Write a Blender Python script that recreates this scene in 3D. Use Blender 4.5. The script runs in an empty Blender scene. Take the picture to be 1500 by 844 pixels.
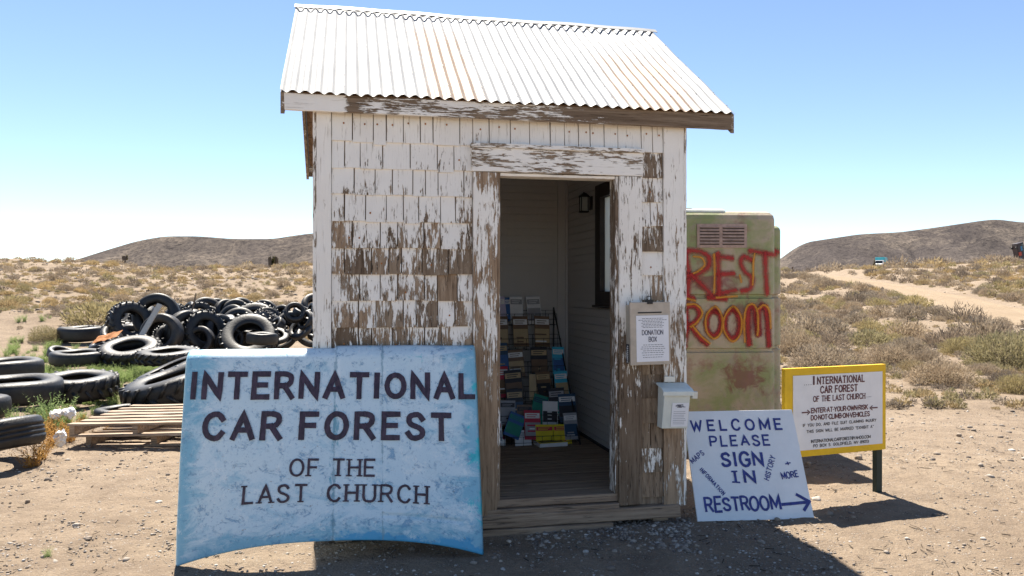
import bpy, math, random
import numpy as np
from mathutils import Vector, Matrix, Euler, noise as mn

SC = bpy.context.scene
COL = SC.collection
R = math.radians
# ------------------------------------------------------------------ camera, sky, sun, exposure
F, CX, HY, CH = 1146.0, 750.0, 424.0, 1.468
cam = bpy.data.objects.new('camera', bpy.data.cameras.new('camera'))
COL.objects.link(cam)
cam.location = (0, 0, CH)
cam.rotation_euler = (R(90), 0, 0)
cam.data.sensor_width = 36
cam.data.lens = 36 * F / 1500
cam.data.shift_y = (HY - 422) / 1500
cam.data.clip_start = .05
cam.data.clip_end = 20000
SC.camera = cam

SUN_EL = R(59.5)
SDX, SDY = -.165, .52            # horizontal direction towards the sun
w = bpy.data.worlds.new('World'); SC.world = w; w.use_nodes = True
nt = w.node_tree; nt.nodes.clear()
sky = nt.nodes.new('ShaderNodeTexSky'); sky.sky_type = 'NISHITA'; sky.sun_disc = False
sky.sun_elevation = SUN_EL
sky.sun_rotation = math.atan2(SDX, SDY)
sky.altitude = 1800; sky.air_density = .9; sky.dust_density = .05; sky.ozone_density = .45
bg = nt.nodes.new('ShaderNodeBackground'); bg.inputs['Strength'].default_value = .068
wo = nt.nodes.new('ShaderNodeOutputWorld')
nt.links.new(sky.outputs[0], bg.inputs[0]); nt.links.new(bg.outputs[0], wo.inputs[0])
sl = bpy.data.lights.new('sun', 'SUN'); sl.energy = 5.0; sl.angle = R(.53); sl.color = (1, .93, .82)
so = bpy.data.objects.new('sun', sl); COL.objects.link(so)
hd = Vector((SDX, SDY, 0)).normalized() * math.cos(SUN_EL) + Vector((0, 0, math.sin(SUN_EL)))
so.rotation_euler = hd.to_track_quat('Z', 'Y').to_euler()
so.location = hd * 50
SC.view_settings.view_transform = 'Standard'; SC.view_settings.look = 'None'
SC.view_settings.gamma = 1; SC.view_settings.exposure = 1.55
SC.cycles.max_bounces = 6; SC.cycles.diffuse_bounces = 4; SC.cycles.transparent_max_bounces = 12
SC.cycles.use_denoising = True

# ------------------------------------------------------------------ materials
def new_mat(name):
    m = bpy.data.materials.new(name); m.use_nodes = True
    t = m.node_tree
    return m, t, t.nodes['Principled BSDF']
class NB:
    """small node helper"""
    def __init__(s, t): s.t = t
    def n(s, k, **kw):
        o = s.t.nodes.new(k)
        for a, b in kw.items(): setattr(o, a, b)
        return o
    def l(s, a, b): s.t.links.new(a, b)
    def coord(s, scale=(1, 1, 1), kind='Object'):
        c = s.n('ShaderNodeTexCoord'); m = s.n('ShaderNodeMapping')
        m.inputs['Scale'].default_value = scale
        s.l(c.outputs[kind], m.inputs[0]); return m.outputs[0]
    def noise(s, vec, scale, detail=5, rough=.6, dist=0):
        o = s.n('ShaderNodeTexNoise'); s.l(vec, o.inputs['Vector'])
        o.inputs['Scale'].default_value = scale; o.inputs['Detail'].default_value = detail
        o.inputs['Roughness'].default_value = rough; o.inputs['Distortion'].default_value = dist
        return o.outputs[0]
    def math(s, op, a, b=0, c=None, clamp=False):
        o = s.n('ShaderNodeMath', operation=op, use_clamp=clamp)
        for i, v in enumerate((a, b, c)):
            if v is None: continue
            if isinstance(v, (int, float)): o.inputs[i].default_value = v
            else: s.l(v, o.inputs[i])
        return o.outputs[0]
    def ramp(s, fac, stops, interp='LINEAR'):
        o = s.n('ShaderNodeValToRGB'); o.color_ramp.interpolation = interp
        e = o.color_ramp.elements
        while len(e) < len(stops): e.new(.5)
        for i, (p, c) in enumerate(stops):
            e[i].position = p; e[i].color = (*c, 1) if len(c) == 3 else c
        s.l(fac, o.inputs[0]); return o.outputs[0]
    def mix(s, fac, a, b, mode='MIX'):
        o = s.n('ShaderNodeMix', data_type='RGBA', blend_type=mode)
        if isinstance(fac, (int, float)): o.inputs[0].default_value = fac
        else: s.l(fac, o.inputs[0])
        for i, v in ((6, a), (7, b)):
            if isinstance(v, tuple): o.inputs[i].default_value = (*v, 1)
            else: s.l(v, o.inputs[i])
        return o.outputs[2]
    def attr(s, name):
        o = s.n('ShaderNodeAttribute', attribute_name=name); return o.outputs['Fac']
    def bump(s, h, dist, bsdf, strength=1.0):
        o = s.n('ShaderNodeBump'); o.inputs['Distance'].default_value = dist
        o.inputs['Strength'].default_value = strength
        s.l(h, o.inputs['Height']); s.l(o.outputs[0], bsdf.inputs['Normal'])
def step(nb, v, thr, w=.02):
    """sharp but anti-aliased threshold"""
    o = nb.n('ShaderNodeMapRange'); o.clamp = True
    nb.l(v, o.inputs[0])
    if isinstance(thr, (int, float)):
        o.inputs[1].default_value = thr - w; o.inputs[2].default_value = thr + w
    else:
        nb.l(nb.math('SUBTRACT', thr, w), o.inputs[1]); nb.l(nb.math('ADD', thr, w), o.inputs[2])
    return o.outputs[0]

M = {}
def plain(name, col, rough=.7, var=.12, vscale=12, metal=0, bump=0, bscale=60, spec=.3):
    m, t, b = new_mat(name); nb = NB(t)
    v = nb.coord()
    n1 = nb.noise(v, vscale, 6, .65)
    c = nb.mix(nb.ramp(n1, [(.3, (0, 0, 0)), (.7, (1, 1, 1))]), tuple(x * (1 - var) for x in col), tuple(min(1, x * (1 + var)) for x in col))
    nb.l(c, b.inputs['Base Color']); b.inputs['Roughness'].default_value = rough
    b.inputs['Metallic'].default_value = metal; b.inputs['Specular IOR Level'].default_value = spec
    if bump: nb.bump(nb.noise(v, bscale, 5), bump, b)
    M[name] = m
    return m

def wood_tree(nb, axis):
    """weathered bare wood colour and grain height; axis = direction of the grain"""
    sc = {'z': (38, 38, 2.2), 'x': (1.6, 38, 38), 'y': (38, 1.6, 38)}[axis]
    g = nb.noise(nb.coord(sc), 1, 7, .7, .4)
    g2 = nb.noise(nb.coord(tuple(k * 3.2 for k in sc)), 1, 4, .6)
    c = nb.ramp(g, [(.28, (.115, .078, .050)), (.45, (.225, .165, .115)), (.6, (.325, .25, .18)), (.78, (.42, .34, .26))])
    c = nb.mix(nb.math('MULTIPLY', step(nb, g2, .36, .06), -1) if False else nb.math('SUBTRACT', 1, step(nb, g2, .37, .05)), c, (.05, .035, .025))
    return c, g, g2
def peel_mat(name, axis):
    m, t, b = new_mat(name); nb = NB(t)
    wood, g, g2 = wood_tree(nb, axis)
    tint = nb.attr('tint')
    wood = nb.mix(1.0, wood, nb.ramp(tint, [(0, (.62, .58, .55)), (.5, (.95, .93, .9)), (1, (1.25, 1.15, 1.05))]), 'MULTIPLY')
    sA = {'z': (10, 10, 2.6), 'x': (2.6, 10, 10), 'y': (10, 2.6, 10)}[axis]
    sB = {'z': (60, 60, 11), 'x': (11, 60, 60), 'y': (60, 11, 60)}[axis]
    sC = {'z': (150, 150, 9), 'x': (9, 150, 150), 'y': (150, 9, 150)}[axis]
    # each board or shingle shifts the pattern by its own tint so it does not run across the joints
    def sh(scale):
        v = nb.coord(scale); a = nb.n('ShaderNodeVectorMath', operation='ADD')
        c = nb.n('ShaderNodeCombineXYZ'); k = nb.math('MULTIPLY', tint, 37)
        nb.l(k, c.inputs[0]); nb.l(k, c.inputs[1]); nb.l(k, c.inputs[2])
        nb.l(v, a.inputs[0]); nb.l(c.outputs[0], a.inputs[1]); return a.outputs[0]
    big = nb.noise(sh(sA), 1, 4, .6, .5); fine = nb.noise(sh(sB), 1, 6, .72, .3); crk = nb.noise(sh(sC), 1, 3, .6)
    h = nb.math('ADD', nb.math('MULTIPLY', big, .36), nb.math('ADD', nb.math('MULTIPLY', fine, .40), nb.math('MULTIPLY', crk, .24)))
    # peel 0 -> threshold far below the noise, 1 -> far above
    thr = nb.math('MULTIPLY_ADD', nb.attr('peel'), .25, .345)
    paint = step(nb, h, thr, .006)
    dirt = nb.noise(nb.coord((3, 3, 3)), 1, 5, .6)
    pc = nb.mix(nb.ramp(dirt, [(.35, (0, 0, 0)), (.7, (1, 1, 1))]), (.90, .87, .81), (.83, .79, .73))
    streak = nb.noise(sh(sC), .55, 4, .6)
    pc = nb.mix(nb.math('MULTIPLY', nb.math('SUBTRACT', 1, step(nb, streak, .36, .05)), .55), pc, (.36, .31, .25))
    edge = nb.math('SUBTRACT', step(nb, h, nb.math('ADD', thr, .014), .012), 0)
    pc = nb.mix(edge, (.55, .5, .43), pc)
    nb.l(nb.mix(paint, wood, pc), b.inputs['Base Color'])
    b.inputs['Roughness'].default_value = .8; b.inputs['Specular IOR Level'].default_value = .2
    hh = nb.math('ADD', nb.math('MULTIPLY', paint, .8), nb.math('MULTIPLY', g2, .9))
    nb.bump(hh, .0022, b, .9)
    M[name] = m
peel_mat('peel_z', 'z'); peel_mat('peel_x', 'x'); peel_mat('peel_y', 'y')
def wood_mat(name, axis, mul):
    m, t, b = new_mat(name); nb = NB(t)
    c, g, g2 = wood_tree(nb, axis)
    c = nb.mix(1.0, c, mul, 'MULTIPLY')
    nb.l(c, b.inputs['Base Color']); b.inputs['Roughness'].default_value = .85
    nb.bump(nb.math('ADD', g, g2), .003, b); M[name] = m
wood_mat('wood_x', 'x', (1.05, 1.0, .98)); wood_mat('wood_z', 'z', (.95, .92, .9)); wood_mat('wood_y', 'y', (1.0, .8, .62))
wood_mat('floor_wood', 'x', (1.1, 1.02, .95)); wood_mat('pallet_wood', 'x', (1.25, 1.25, 1.25))

def roof_mat():
    m, t, b = new_mat('galvanised'); nb = NB(t)
    v = nb.coord()
    n1 = nb.noise(v, 2.2, 6, .6); n2 = nb.noise(nb.coord((14, 1.2, 1.2)), 1, 4)
    base = nb.mix(nb.math('MULTIPLY', n2, .6), (.27, .275, .28), (.20, .205, .215))
    base = nb.mix(nb.math('MULTIPLY', step(nb, n1, .62, .1), .3), base, (.60, .58, .52))
    sep = nb.n('ShaderNodeSeparateXYZ'); nb.l(v, sep.inputs[0])
    rust = None
    blot = nb.noise(nb.coord((7, 5, 5)), 1, 8, .75, .5)
    for (cu, hu, cv, hv, sk) in ((.80, .16, .38, .52, .02), (2.10, .24, .20, .46, -.08)):
        uu = nb.math('ADD', sep.outputs[0], nb.math('MULTIPLY', sep.outputs[1], sk))
        du = nb.math('DIVIDE', nb.math('ABSOLUTE', nb.math('SUBTRACT', uu, cu)), hu)
        dv = nb.math('DIVIDE', nb.math('ABSOLUTE', nb.math('SUBTRACT', sep.outputs[1], cv)), hv)
        dd = nb.math('MAXIMUM', du, dv)
        mk = nb.math('SUBTRACT', 1, nb.math('MULTIPLY', dd, .75), clamp=True)
        k = step(nb, nb.math('ADD', blot, nb.math('MULTIPLY', mk, .62)), .64, .15)
        k = nb.math('MULTIPLY', k, step(nb, mk, .10, .08))
        rust = k if rust is None else nb.math('MAXIMUM', rust, k)
    front = nb.math('SUBTRACT', 1, step(nb, sep.outputs[1], 1.27, .01))
    rust = nb.math('MULTIPLY', rust, front)
    seam = nb.math('MULTIPLY', nb.math('SINE', nb.math('MULTIPLY', nb.math('FLOOR', nb.math('MULTIPLY', sep.outputs[0], 1.6)), 2.4)), .5)
    base = nb.mix(nb.math('MULTIPLY_ADD', seam, .25, .12, clamp=True), base, (.40, .39, .37))
    c = nb.mix(nb.math('MULTIPLY', rust, .8), base, (.23, .135, .07))
    nb.l(c, b.inputs['Base Color'])
    b.inputs['Metallic'].default_value = .12; b.inputs['Roughness'].default_value = .6
    M['galvanised'] = m
roof_mat()

def ground_mat(name, ca, cb, cc, peb=True, stripes=False):
    m, t, b = new_mat(name); nb = NB(t)
    v = nb.coord()
    n1 = nb.noise(v, .35, 8, .62); n2 = nb.noise(v, 3.5, 7, .7); n3 = nb.noise(v, 45, 5, .75)
    c = nb.mix(nb.ramp(n1, [(.36, (0, 0, 0)), (.64, (1, 1, 1))]), ca, cb)
    c = nb.mix(nb.math('MULTIPLY', nb.ramp(n2, [(.42, (0, 0, 0)), (.62, (1, 1, 1))]), .55), c, cc)
    c = nb.mix(nb.math('MULTIPLY', nb.ramp(n3, [(.4, (0, 0, 0)), (.62, (1, 1, 1))]), .5), c, tuple(x * .68 for x in ca))
    if peb:
        vo = nb.n('ShaderNodeTexVoronoi'); nb.l(v, vo.inputs['Vector']); vo.inputs['Scale'].default_value = 55
        vo.inputs['Randomness'].default_value = 1
        pm = nb.math('MULTIPLY', nb.math('SUBTRACT', 1, step(nb, vo.outputs['Distance'], .27, .04)), step(nb, nb.noise(v, 9, 3), .52, .05))
        pc = nb.ramp(vo.outputs['Color'], [(.1, (.16, .13, .11)), (.4, (.36, .30, .25)), (.7, (.50, .46, .41)), (.9, (.30, .2, .16))])
        c = nb.mix(nb.math('MULTIPLY', pm, .75), c, pc)
        h = nb.math('ADD', nb.math('ADD', nb.math('MULTIPLY', n2, 2.0), nb.math('MULTIPLY', n3, 1.0)), nb.math('MULTIPLY', pm, .5))
    else:
        h = nb.math('ADD', nb.math('MULTIPLY', n2, 2.0), n3)
    nb.l(c, b.inputs['Base Color']); b.inputs['Roughness'].default_value = .95; b.inputs['Specular IOR Level'].default_value = .1
    nb.bump(h, .030, b, .8)
    M[name] = m
ground_mat('dirt', (.25, .192, .138), (.31, .243, .178), (.15, .112, .083))
ground_mat('road_dirt', (.27, .205, .14), (.31, .24, .168), (.22, .165, .112), False)
def hill_mat():
    m, t, b = new_mat('hill_rock'); nb = NB(t)
    v = nb.coord()
    n1 = nb.noise(v, .004, 8, .65); n2 = nb.noise(v, .10, 9, .85); n3 = nb.noise(nb.coord((1, 1, .4)), .011, 8, .75, .6)
    c = nb.mix(nb.ramp(n1, [(.4, (0, 0, 0)), (.6, (1, 1, 1))]), (.092, .079, .074), (.130, .110, .096))
    c = nb.mix(nb.math('MULTIPLY', nb.ramp(n3, [(.5, (0, 0, 0)), (.63, (1, 1, 1))]), .7), c, (.22, .182, .148))
    c = nb.mix(nb.math('MULTIPLY', nb.ramp(n2, [(.50, (0, 0, 0)), (.54, (1, 1, 1))]), .6), c, (.038, .035, .038))
    # paler fans along the foot of the hill
    foot = nb.attr('foot')
    c = nb.mix(nb.math('MULTIPLY', foot, .75), c, (.24, .19, .145))
    nb.l(c, b.inputs['Base Color']); b.inputs['Roughness'].default_value = 1; b.inputs['Specular IOR Level'].default_value = 0
    nb.bump(n3, 14, b, .8)
    M['hill_rock'] = m
hill_mat()
def foliage(name, cols, trans=0):
    m, t, b = new_mat(name); nb = NB(t)
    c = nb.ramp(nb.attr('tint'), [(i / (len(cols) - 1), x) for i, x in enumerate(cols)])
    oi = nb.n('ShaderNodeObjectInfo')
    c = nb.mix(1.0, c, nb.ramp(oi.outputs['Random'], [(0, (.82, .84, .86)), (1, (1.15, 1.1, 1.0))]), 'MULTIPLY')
    nb.l(c, b.inputs['Base Color']); b.inputs['Roughness'].default_value = .9; b.inputs['Specular IOR Level'].default_value = .1
    if name != 'stone':
        tr = nb.n('ShaderNodeBsdfTranslucent'); nb.l(c, tr.inputs[0]); mx = nb.n('ShaderNodeMixShader'); mx.inputs[0].default_value = .35
        nb.l(b.outputs[0], mx.inputs[1]); nb.l(tr.outputs[0], mx.inputs[2]); nb.l(mx.outputs[0], t.nodes['Material Output'].inputs[0])
    M[name] = m
foliage('sage', [(.10, .078, .058), (.235, .185, .135), (.34, .275, .205), (.43, .36, .28)])
foliage('gold', [(.16, .11, .055), (.31, .225, .115), (.40, .305, .17), (.46, .37, .23)])
foliage('olive', [(.12, .10, .05), (.245, .205, .105), (.335, .285, .155), (.40, .345, .205)])
foliage('twig', [(.06, .046, .038), (.135, .108, .085), (.21, .17, .135), (.28, .235, .19)])
foliage('weed', [(.09, .14, .045), (.19, .27, .09), (.29, .38, .15), (.40, .46, .22)])
foliage('orange_weed', [(.16, .07, .02), (.32, .17, .05), (.45, .26, .08), (.5, .34, .15)])
foliage('joshua', [(.04, .045, .015), (.09, .09, .03), (.14, .13, .05), (.18, .16, .08)])
foliage('stone', [(.10, .085, .08), (.22, .18, .15), (.34, .29, .245), (.50, .46, .42)])

def rubber():
    m, t, b = new_mat('rubber'); nb = NB(t)
    v = nb.coord(); n = nb.noise(v, 5, 6, .7); oi = nb.n('ShaderNodeObjectInfo')
    k = nb.math('MULTIPLY', nb.ramp(n, [(.42, (0, 0, 0)), (.75, (1, 1, 1))]), .5)
    c = nb.mix(k, (.008, .008, .009), (.055, .048, .043))
    c = nb.mix(1.0, c, nb.ramp(oi.outputs['Random'], [(0, (.7, .7, .72)), (.7, (1.1, 1.1, 1.1)), (1, (2.0, 1.9, 1.8))]), 'MULTIPLY')
    nb.l(c, b.inputs['Base Color']); b.inputs['Roughness'].default_value = .52; b.inputs['Specular IOR Level'].default_value = .5
    nb.bump(nb.noise(v, 30, 4), .004, b); M['rubber'] = m
rubber()

def hood_mat():
    m, t, b = new_mat('hood_paint'); nb = NB(t)
    v = nb.coord(kind='UV'); sep = nb.n('ShaderNodeSeparateXYZ'); nb.l(v, sep.inputs[0])
    def nn(sc, d=6, r=.65, dist=0): return nb.noise(nb.coord(sc, 'UV'), 1, d, r, dist)
    u, w_ = sep.outputs[0], sep.outputs[1]
    base = nb.mix(nn((5, 4, 1)), (.66, .78, .84), (.50, .67, .77))
    # worn blue along both sides and the foot
    eu = nb.math('POWER', nb.math('ABSOLUTE', nb.math('MULTIPLY_ADD', u, 2, -1)), 7)
    ev = nb.math('POWER', nb.math('SUBTRACT', 1, w_), 10)
    e = nb.math('MAXIMUM', eu, ev)
    k = step(nb, nb.math('ADD', nn((7, 9, 1), 7, .75, .6), nb.math('MULTIPLY', e, .34)), .64, .09)
    c = nb.mix(nb.math('MULTIPLY', k, .8), base, (.14, .42, .58))
    # scraped patches, small chips, runs
    k2 = step(nb, nn((17, 14, 1), 10, .85, .5), .575, .008)
    c = nb.mix(nb.math('MULTIPLY', k2, .7), c, (.13, .32, .52))
    k3 = step(nb, nn((80, 50, 1), 5, .8), .585, .01)
    top = nb.math('MULTIPLY_ADD', nn((4, 4, 1), 3), 1.7, -.45, clamp=True)
    c = nb.mix(nb.math('MULTIPLY', k3, nb.math('MULTIPLY', top, .95)), c, (.10, .24, .42))
    # paler rubbed areas
    k4 = step(nb, nn((11, 8, 1), 10, .85, .3), .57, .02)
    c = nb.mix(nb.math('MULTIPLY', k4, .5), c, (.80, .86, .88))
    # vertical streak in the middle, turquoise scrapes at the right edge
    su = nb.math('SUBTRACT', 1, nb.math('MULTIPLY', nb.math('ABSOLUTE', nb.math('SUBTRACT', u, .505)), 28), clamp=True)
    k5 = step(nb, nb.math('ADD', nn((30, 7, 1), 6, .7), nb.math('MULTIPLY', su, .22)), .74, .03)
    c = nb.mix(nb.math('MULTIPLY', k5, .8), c, (.09, .33, .45))
    ru = nb.math('MULTIPLY_ADD', u, 16, -15.05, clamp=True)
    k6 = step(nb, nb.math('ADD', nn((9, 7, 1), 5, .7, .5), nb.math('MULTIPLY', ru, .2)), .70, .03)
    c = nb.mix(nb.math('MULTIPLY', k6, .85), c, (.03, .50, .58))
    # strong blue along the foot on the right
    fo = nb.math('MULTIPLY', nb.math('SUBTRACT', 1, nb.math('MULTIPLY', w_, 11), clamp=True), step(nb, u, .45, .12))
    c = nb.mix(nb.math('MULTIPLY', step(nb, nb.math('ADD', nn((13, 10, 1), 6, .7), nb.math('MULTIPLY', fo, .35)), .70, .04), .85), c, (.05, .34, .60))
    k8 = step(nb, nn((260, 7, 1), 4, .7, .2), .70, .012); k9 = step(nb, nn((9, 240, 1), 4, .7, .2), .71, .012)
    c = nb.mix(nb.math('MULTIPLY', nb.math('MAXIMUM', k8, k9), .5), c, (.20, .34, .48))
    for sx, wx in ((.505, 70), (.665, 120)):
        ln = nb.math('SUBTRACT', 1, nb.math('MULTIPLY', nb.math('ABSOLUTE', nb.math('SUBTRACT', u, sx)), wx), clamp=True)
        kk = step(nb, nb.math('ADD', nn((40, 12, 1), 5, .7), nb.math('MULTIPLY', ln, .3)), .74, .04)
        c = nb.mix(nb.math('MULTIPLY', kk, .6), c, (.16, .30, .38))
    # rust freckles
    k7 = step(nb, nn((38, 30, 1), 5, .75), .66, .02)
    c = nb.mix(nb.math('MULTIPLY', k7, .6), c, (.20, .12, .09))
    nb.l(c, b.inputs['Base Color']); b.inputs['Roughness'].default_value = .42
    b.inputs['Specular IOR Level'].default_value = .4
    nb.bump(nb.math('ADD', nb.math('MULTIPLY', k2, -.5), nn((5, 4, 1), 3)), .006, b, .5)
    M['hood_paint'] = m
hood_mat()
def brush_mat(name, col, col2):
    m, t, b = new_mat(name); nb = NB(t)
    n1 = nb.noise(nb.coord((60, 60, 14)), 1, 5, .7)
    nb.l(nb.mix(nb.ramp(n1, [(.4, (0, 0, 0)), (.65, (1, 1, 1))]), col, col2), b.inputs['Base Color'])
    b.inputs['Roughness'].default_value = .5; M[name] = m
brush_mat('dark_letter', (.022, .010, .022), (.065, .035, .06))
brush_mat('navy_letter', (.016, .022, .15), (.03, .05, .26))
brush_mat('maroon_letter', (.085, .018, .022), (.14, .03, .035))
brush_mat('black_letter', (.03, .025, .028), (.08, .06, .06))
def spray_mat(name, col):
    m, t, b = new_mat(name); nb = NB(t)
    e = nb.attr('tint')      # 1 on the centre line of a stroke, 0 at its rim
    n1 = nb.noise(nb.coord((1, 1, 1)), 60, 4, .7); n2 = nb.noise(nb.coord(), 9, 5, .7)
    a = nb.n('ShaderNodeMapRange'); a.clamp = True; a.interpolation_type = 'SMOOTHSTEP'
    nb.l(nb.math('ADD', e, nb.math('MULTIPLY_ADD', n1, .5, -.25)), a.inputs[0]); a.inputs[1].default_value = .10; a.inputs[2].default_value = 1.05
    al = nb.math('MULTIPLY', a.outputs[0], nb.math('MULTIPLY_ADD', n2, .9, .42, clamp=True))
    b.inputs['Base Color'].default_value = (*col, 1); b.inputs['Roughness'].default_value = .7
    nb.l(al, b.inputs['Alpha']); M[name] = m
spray_mat('red_spray', (.40, .022, .022)); spray_mat('yellow_spray', (.62, .27, .025)); spray_mat('maroon_spray', (.17, .035, .045))
def booth_mat():
    m, t, b = new_mat('faded_fibreglass'); nb = NB(t)
    v = nb.coord(); n1 = nb.noise(v, 2.4, 7, .65, .4); n2 = nb.noise(v, 7, 7, .75, .4); n3 = nb.noise(v, 40, 5, .7)
    c = nb.mix(nb.ramp(n1, [(.40, (0, 0, 0)), (.56, (1, 1, 1))]), (.27, .31, .135), (.44, .365, .27))
    c = nb.mix(nb.math('MULTIPLY', step(nb, n2, .58, .04), .65), c, (.33, .28, .22))
    c = nb.mix(nb.math('MULTIPLY', step(nb, nb.noise(v, 3.3, 6, .7), .60, .05), .55), c, (.25, .085, .075))
    c = nb.mix(nb.math('MULTIPLY', step(nb, n3, .63, .04), .35), c, (.14, .11, .08))
    sp = nb.n('ShaderNodeSeparateXYZ'); nb.l(v, sp.inputs[0])
    for (cx_, hx, cz, hz) in ((.72, .28, .66, .20), (.74, .26, 1.22, .24), (.40, .4, 1.52, .10)):     # old maroon overspray
        dd = nb.math('MAXIMUM', nb.math('DIVIDE', nb.math('ABSOLUTE', nb.math('SUBTRACT', sp.outputs[0], cx_)), hx), nb.math('DIVIDE', nb.math('ABSOLUTE', nb.math('SUBTRACT', sp.outputs[2], cz)), hz))
        mk = nb.math('MULTIPLY', nb.math('SUBTRACT', 1, dd, clamp=True), .5)
        c = nb.mix(nb.math('MULTIPLY', step(nb, nb.math('ADD', nb.noise(v, 8, 6, .75, .8), mk), .74, .09), .7), c, (.19, .045, .05))
    nb.l(c, b.inputs['Base Color']); b.inputs['Roughness'].default_value = .6
    nb.bump(n2, .006, b); M['faded_fibreglass'] = m
booth_mat()
def siding_mat():
    m, t, b = new_mat('indoor_paint'); nb = NB(t)
    c = nb.mix(nb.noise(nb.coord((2, 2, 2)), 1, 5), (.55, .53, .51), (.64, .62, .60))
    nb.l(c, b.inputs['Base Color']); b.inputs['Roughness'].default_value = .6; M['indoor_paint'] = m
siding_mat()
plain('white_roofpanel', (.80, .82, .74), .5)
plain('vent_metal', (.42, .31, .27), .6, .25, 20)
plain('vent_dark', (.07, .055, .05), .8)
plain('dark_trim', (.055, .045, .042), .6)
plain('black_metal', (.02, .02, .022), .45)
plain('white_board', (.70, .73, .76), .5, .05, 6, bump=.0008)
plain('sign_white', (.78, .76, .75), .45, .05, 9)
plain('sign_yellow', (.78, .47, .015), .45, .10, 9, bump=.001)
plain('sign_post', (.02, .035, .03), .5)
plain('paper', (.80, .80, .83), .6, .03)
plain('ink', (.12, .12, .15), .7)
plain('box_wood', (.50, .43, .35), .7, .14, 14, bump=.001)
plain('box_side', (.40, .36, .30), .7, .2, 14)
plain('mailbox_paint', (.68, .70, .64), .45, .06, 14)
plain('pale_metal', (.62, .62, .58), .4, .1, 20, metal=.3)
plain('rust', (.33, .13, .04), .8, .3, 30)
plain('screw', (.07, .06, .06), .5)
plain('bag', (.80, .80, .80), .5, .05)
plain('plank', (.48, .45, .41), .8, .12, 20)
plain('camper_white', (.72, .72, .70), .4); plain('camper_teal', (.05, .35, .42), .4)
plain('car_blue', (.32, .45, .55), .4); plain('window_dark', (.02, .025, .03), .15, spec=.6)
plain('bus_dark', (.045, .035, .04), .5, .3, .6); plain('bus_blue', (.04, .20, .38), .5); plain('bus_red', (.42, .07, .04), .5)
plain('rim', (.35, .35, .36), .4)
for nm, c in dict(yellow=(.62, .50, .03), white=(.68, .68, .70), lilac=(.50, .45, .58), brown=(.16, .10, .06), tan=(.42, .32, .18), cyan=(.05, .40, .58),
                  blue=(.05, .13, .33), green=(.03, .22, .17), purple=(.18, .12, .34), black=(.03, .03, .035), red=(.42, .04, .07), darkblue=(.03, .07, .13), grey=(.3, .3, .32)).items():
    plain('print_' + nm, tuple(min(.85, k * 1.25) for k in c), .4, .08)
def glass():
    m, t, b = new_mat('frosted_glass'); nb = NB(t)
    b.inputs['Base Color'].default_value = (.80, .86, .84, 1); b.inputs['Transmission Weight'].default_value = .0
    b.inputs['Roughness'].default_value = .6
    tr = nb.n('ShaderNodeBsdfTranslucent'); tr.inputs[0].default_value = (.82, .86, .84, 1)
    mx = nb.n('ShaderNodeMixShader'); mx.inputs[0].default_value = .7
    out = t.nodes['Material Output']
    nb.l(b.outputs[0], mx.inputs[1]); nb.l(tr.outputs[0], mx.inputs[2]); nb.l(mx.outputs[0], out.inputs[0])
    M['frosted_glass'] = m
glass()

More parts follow.
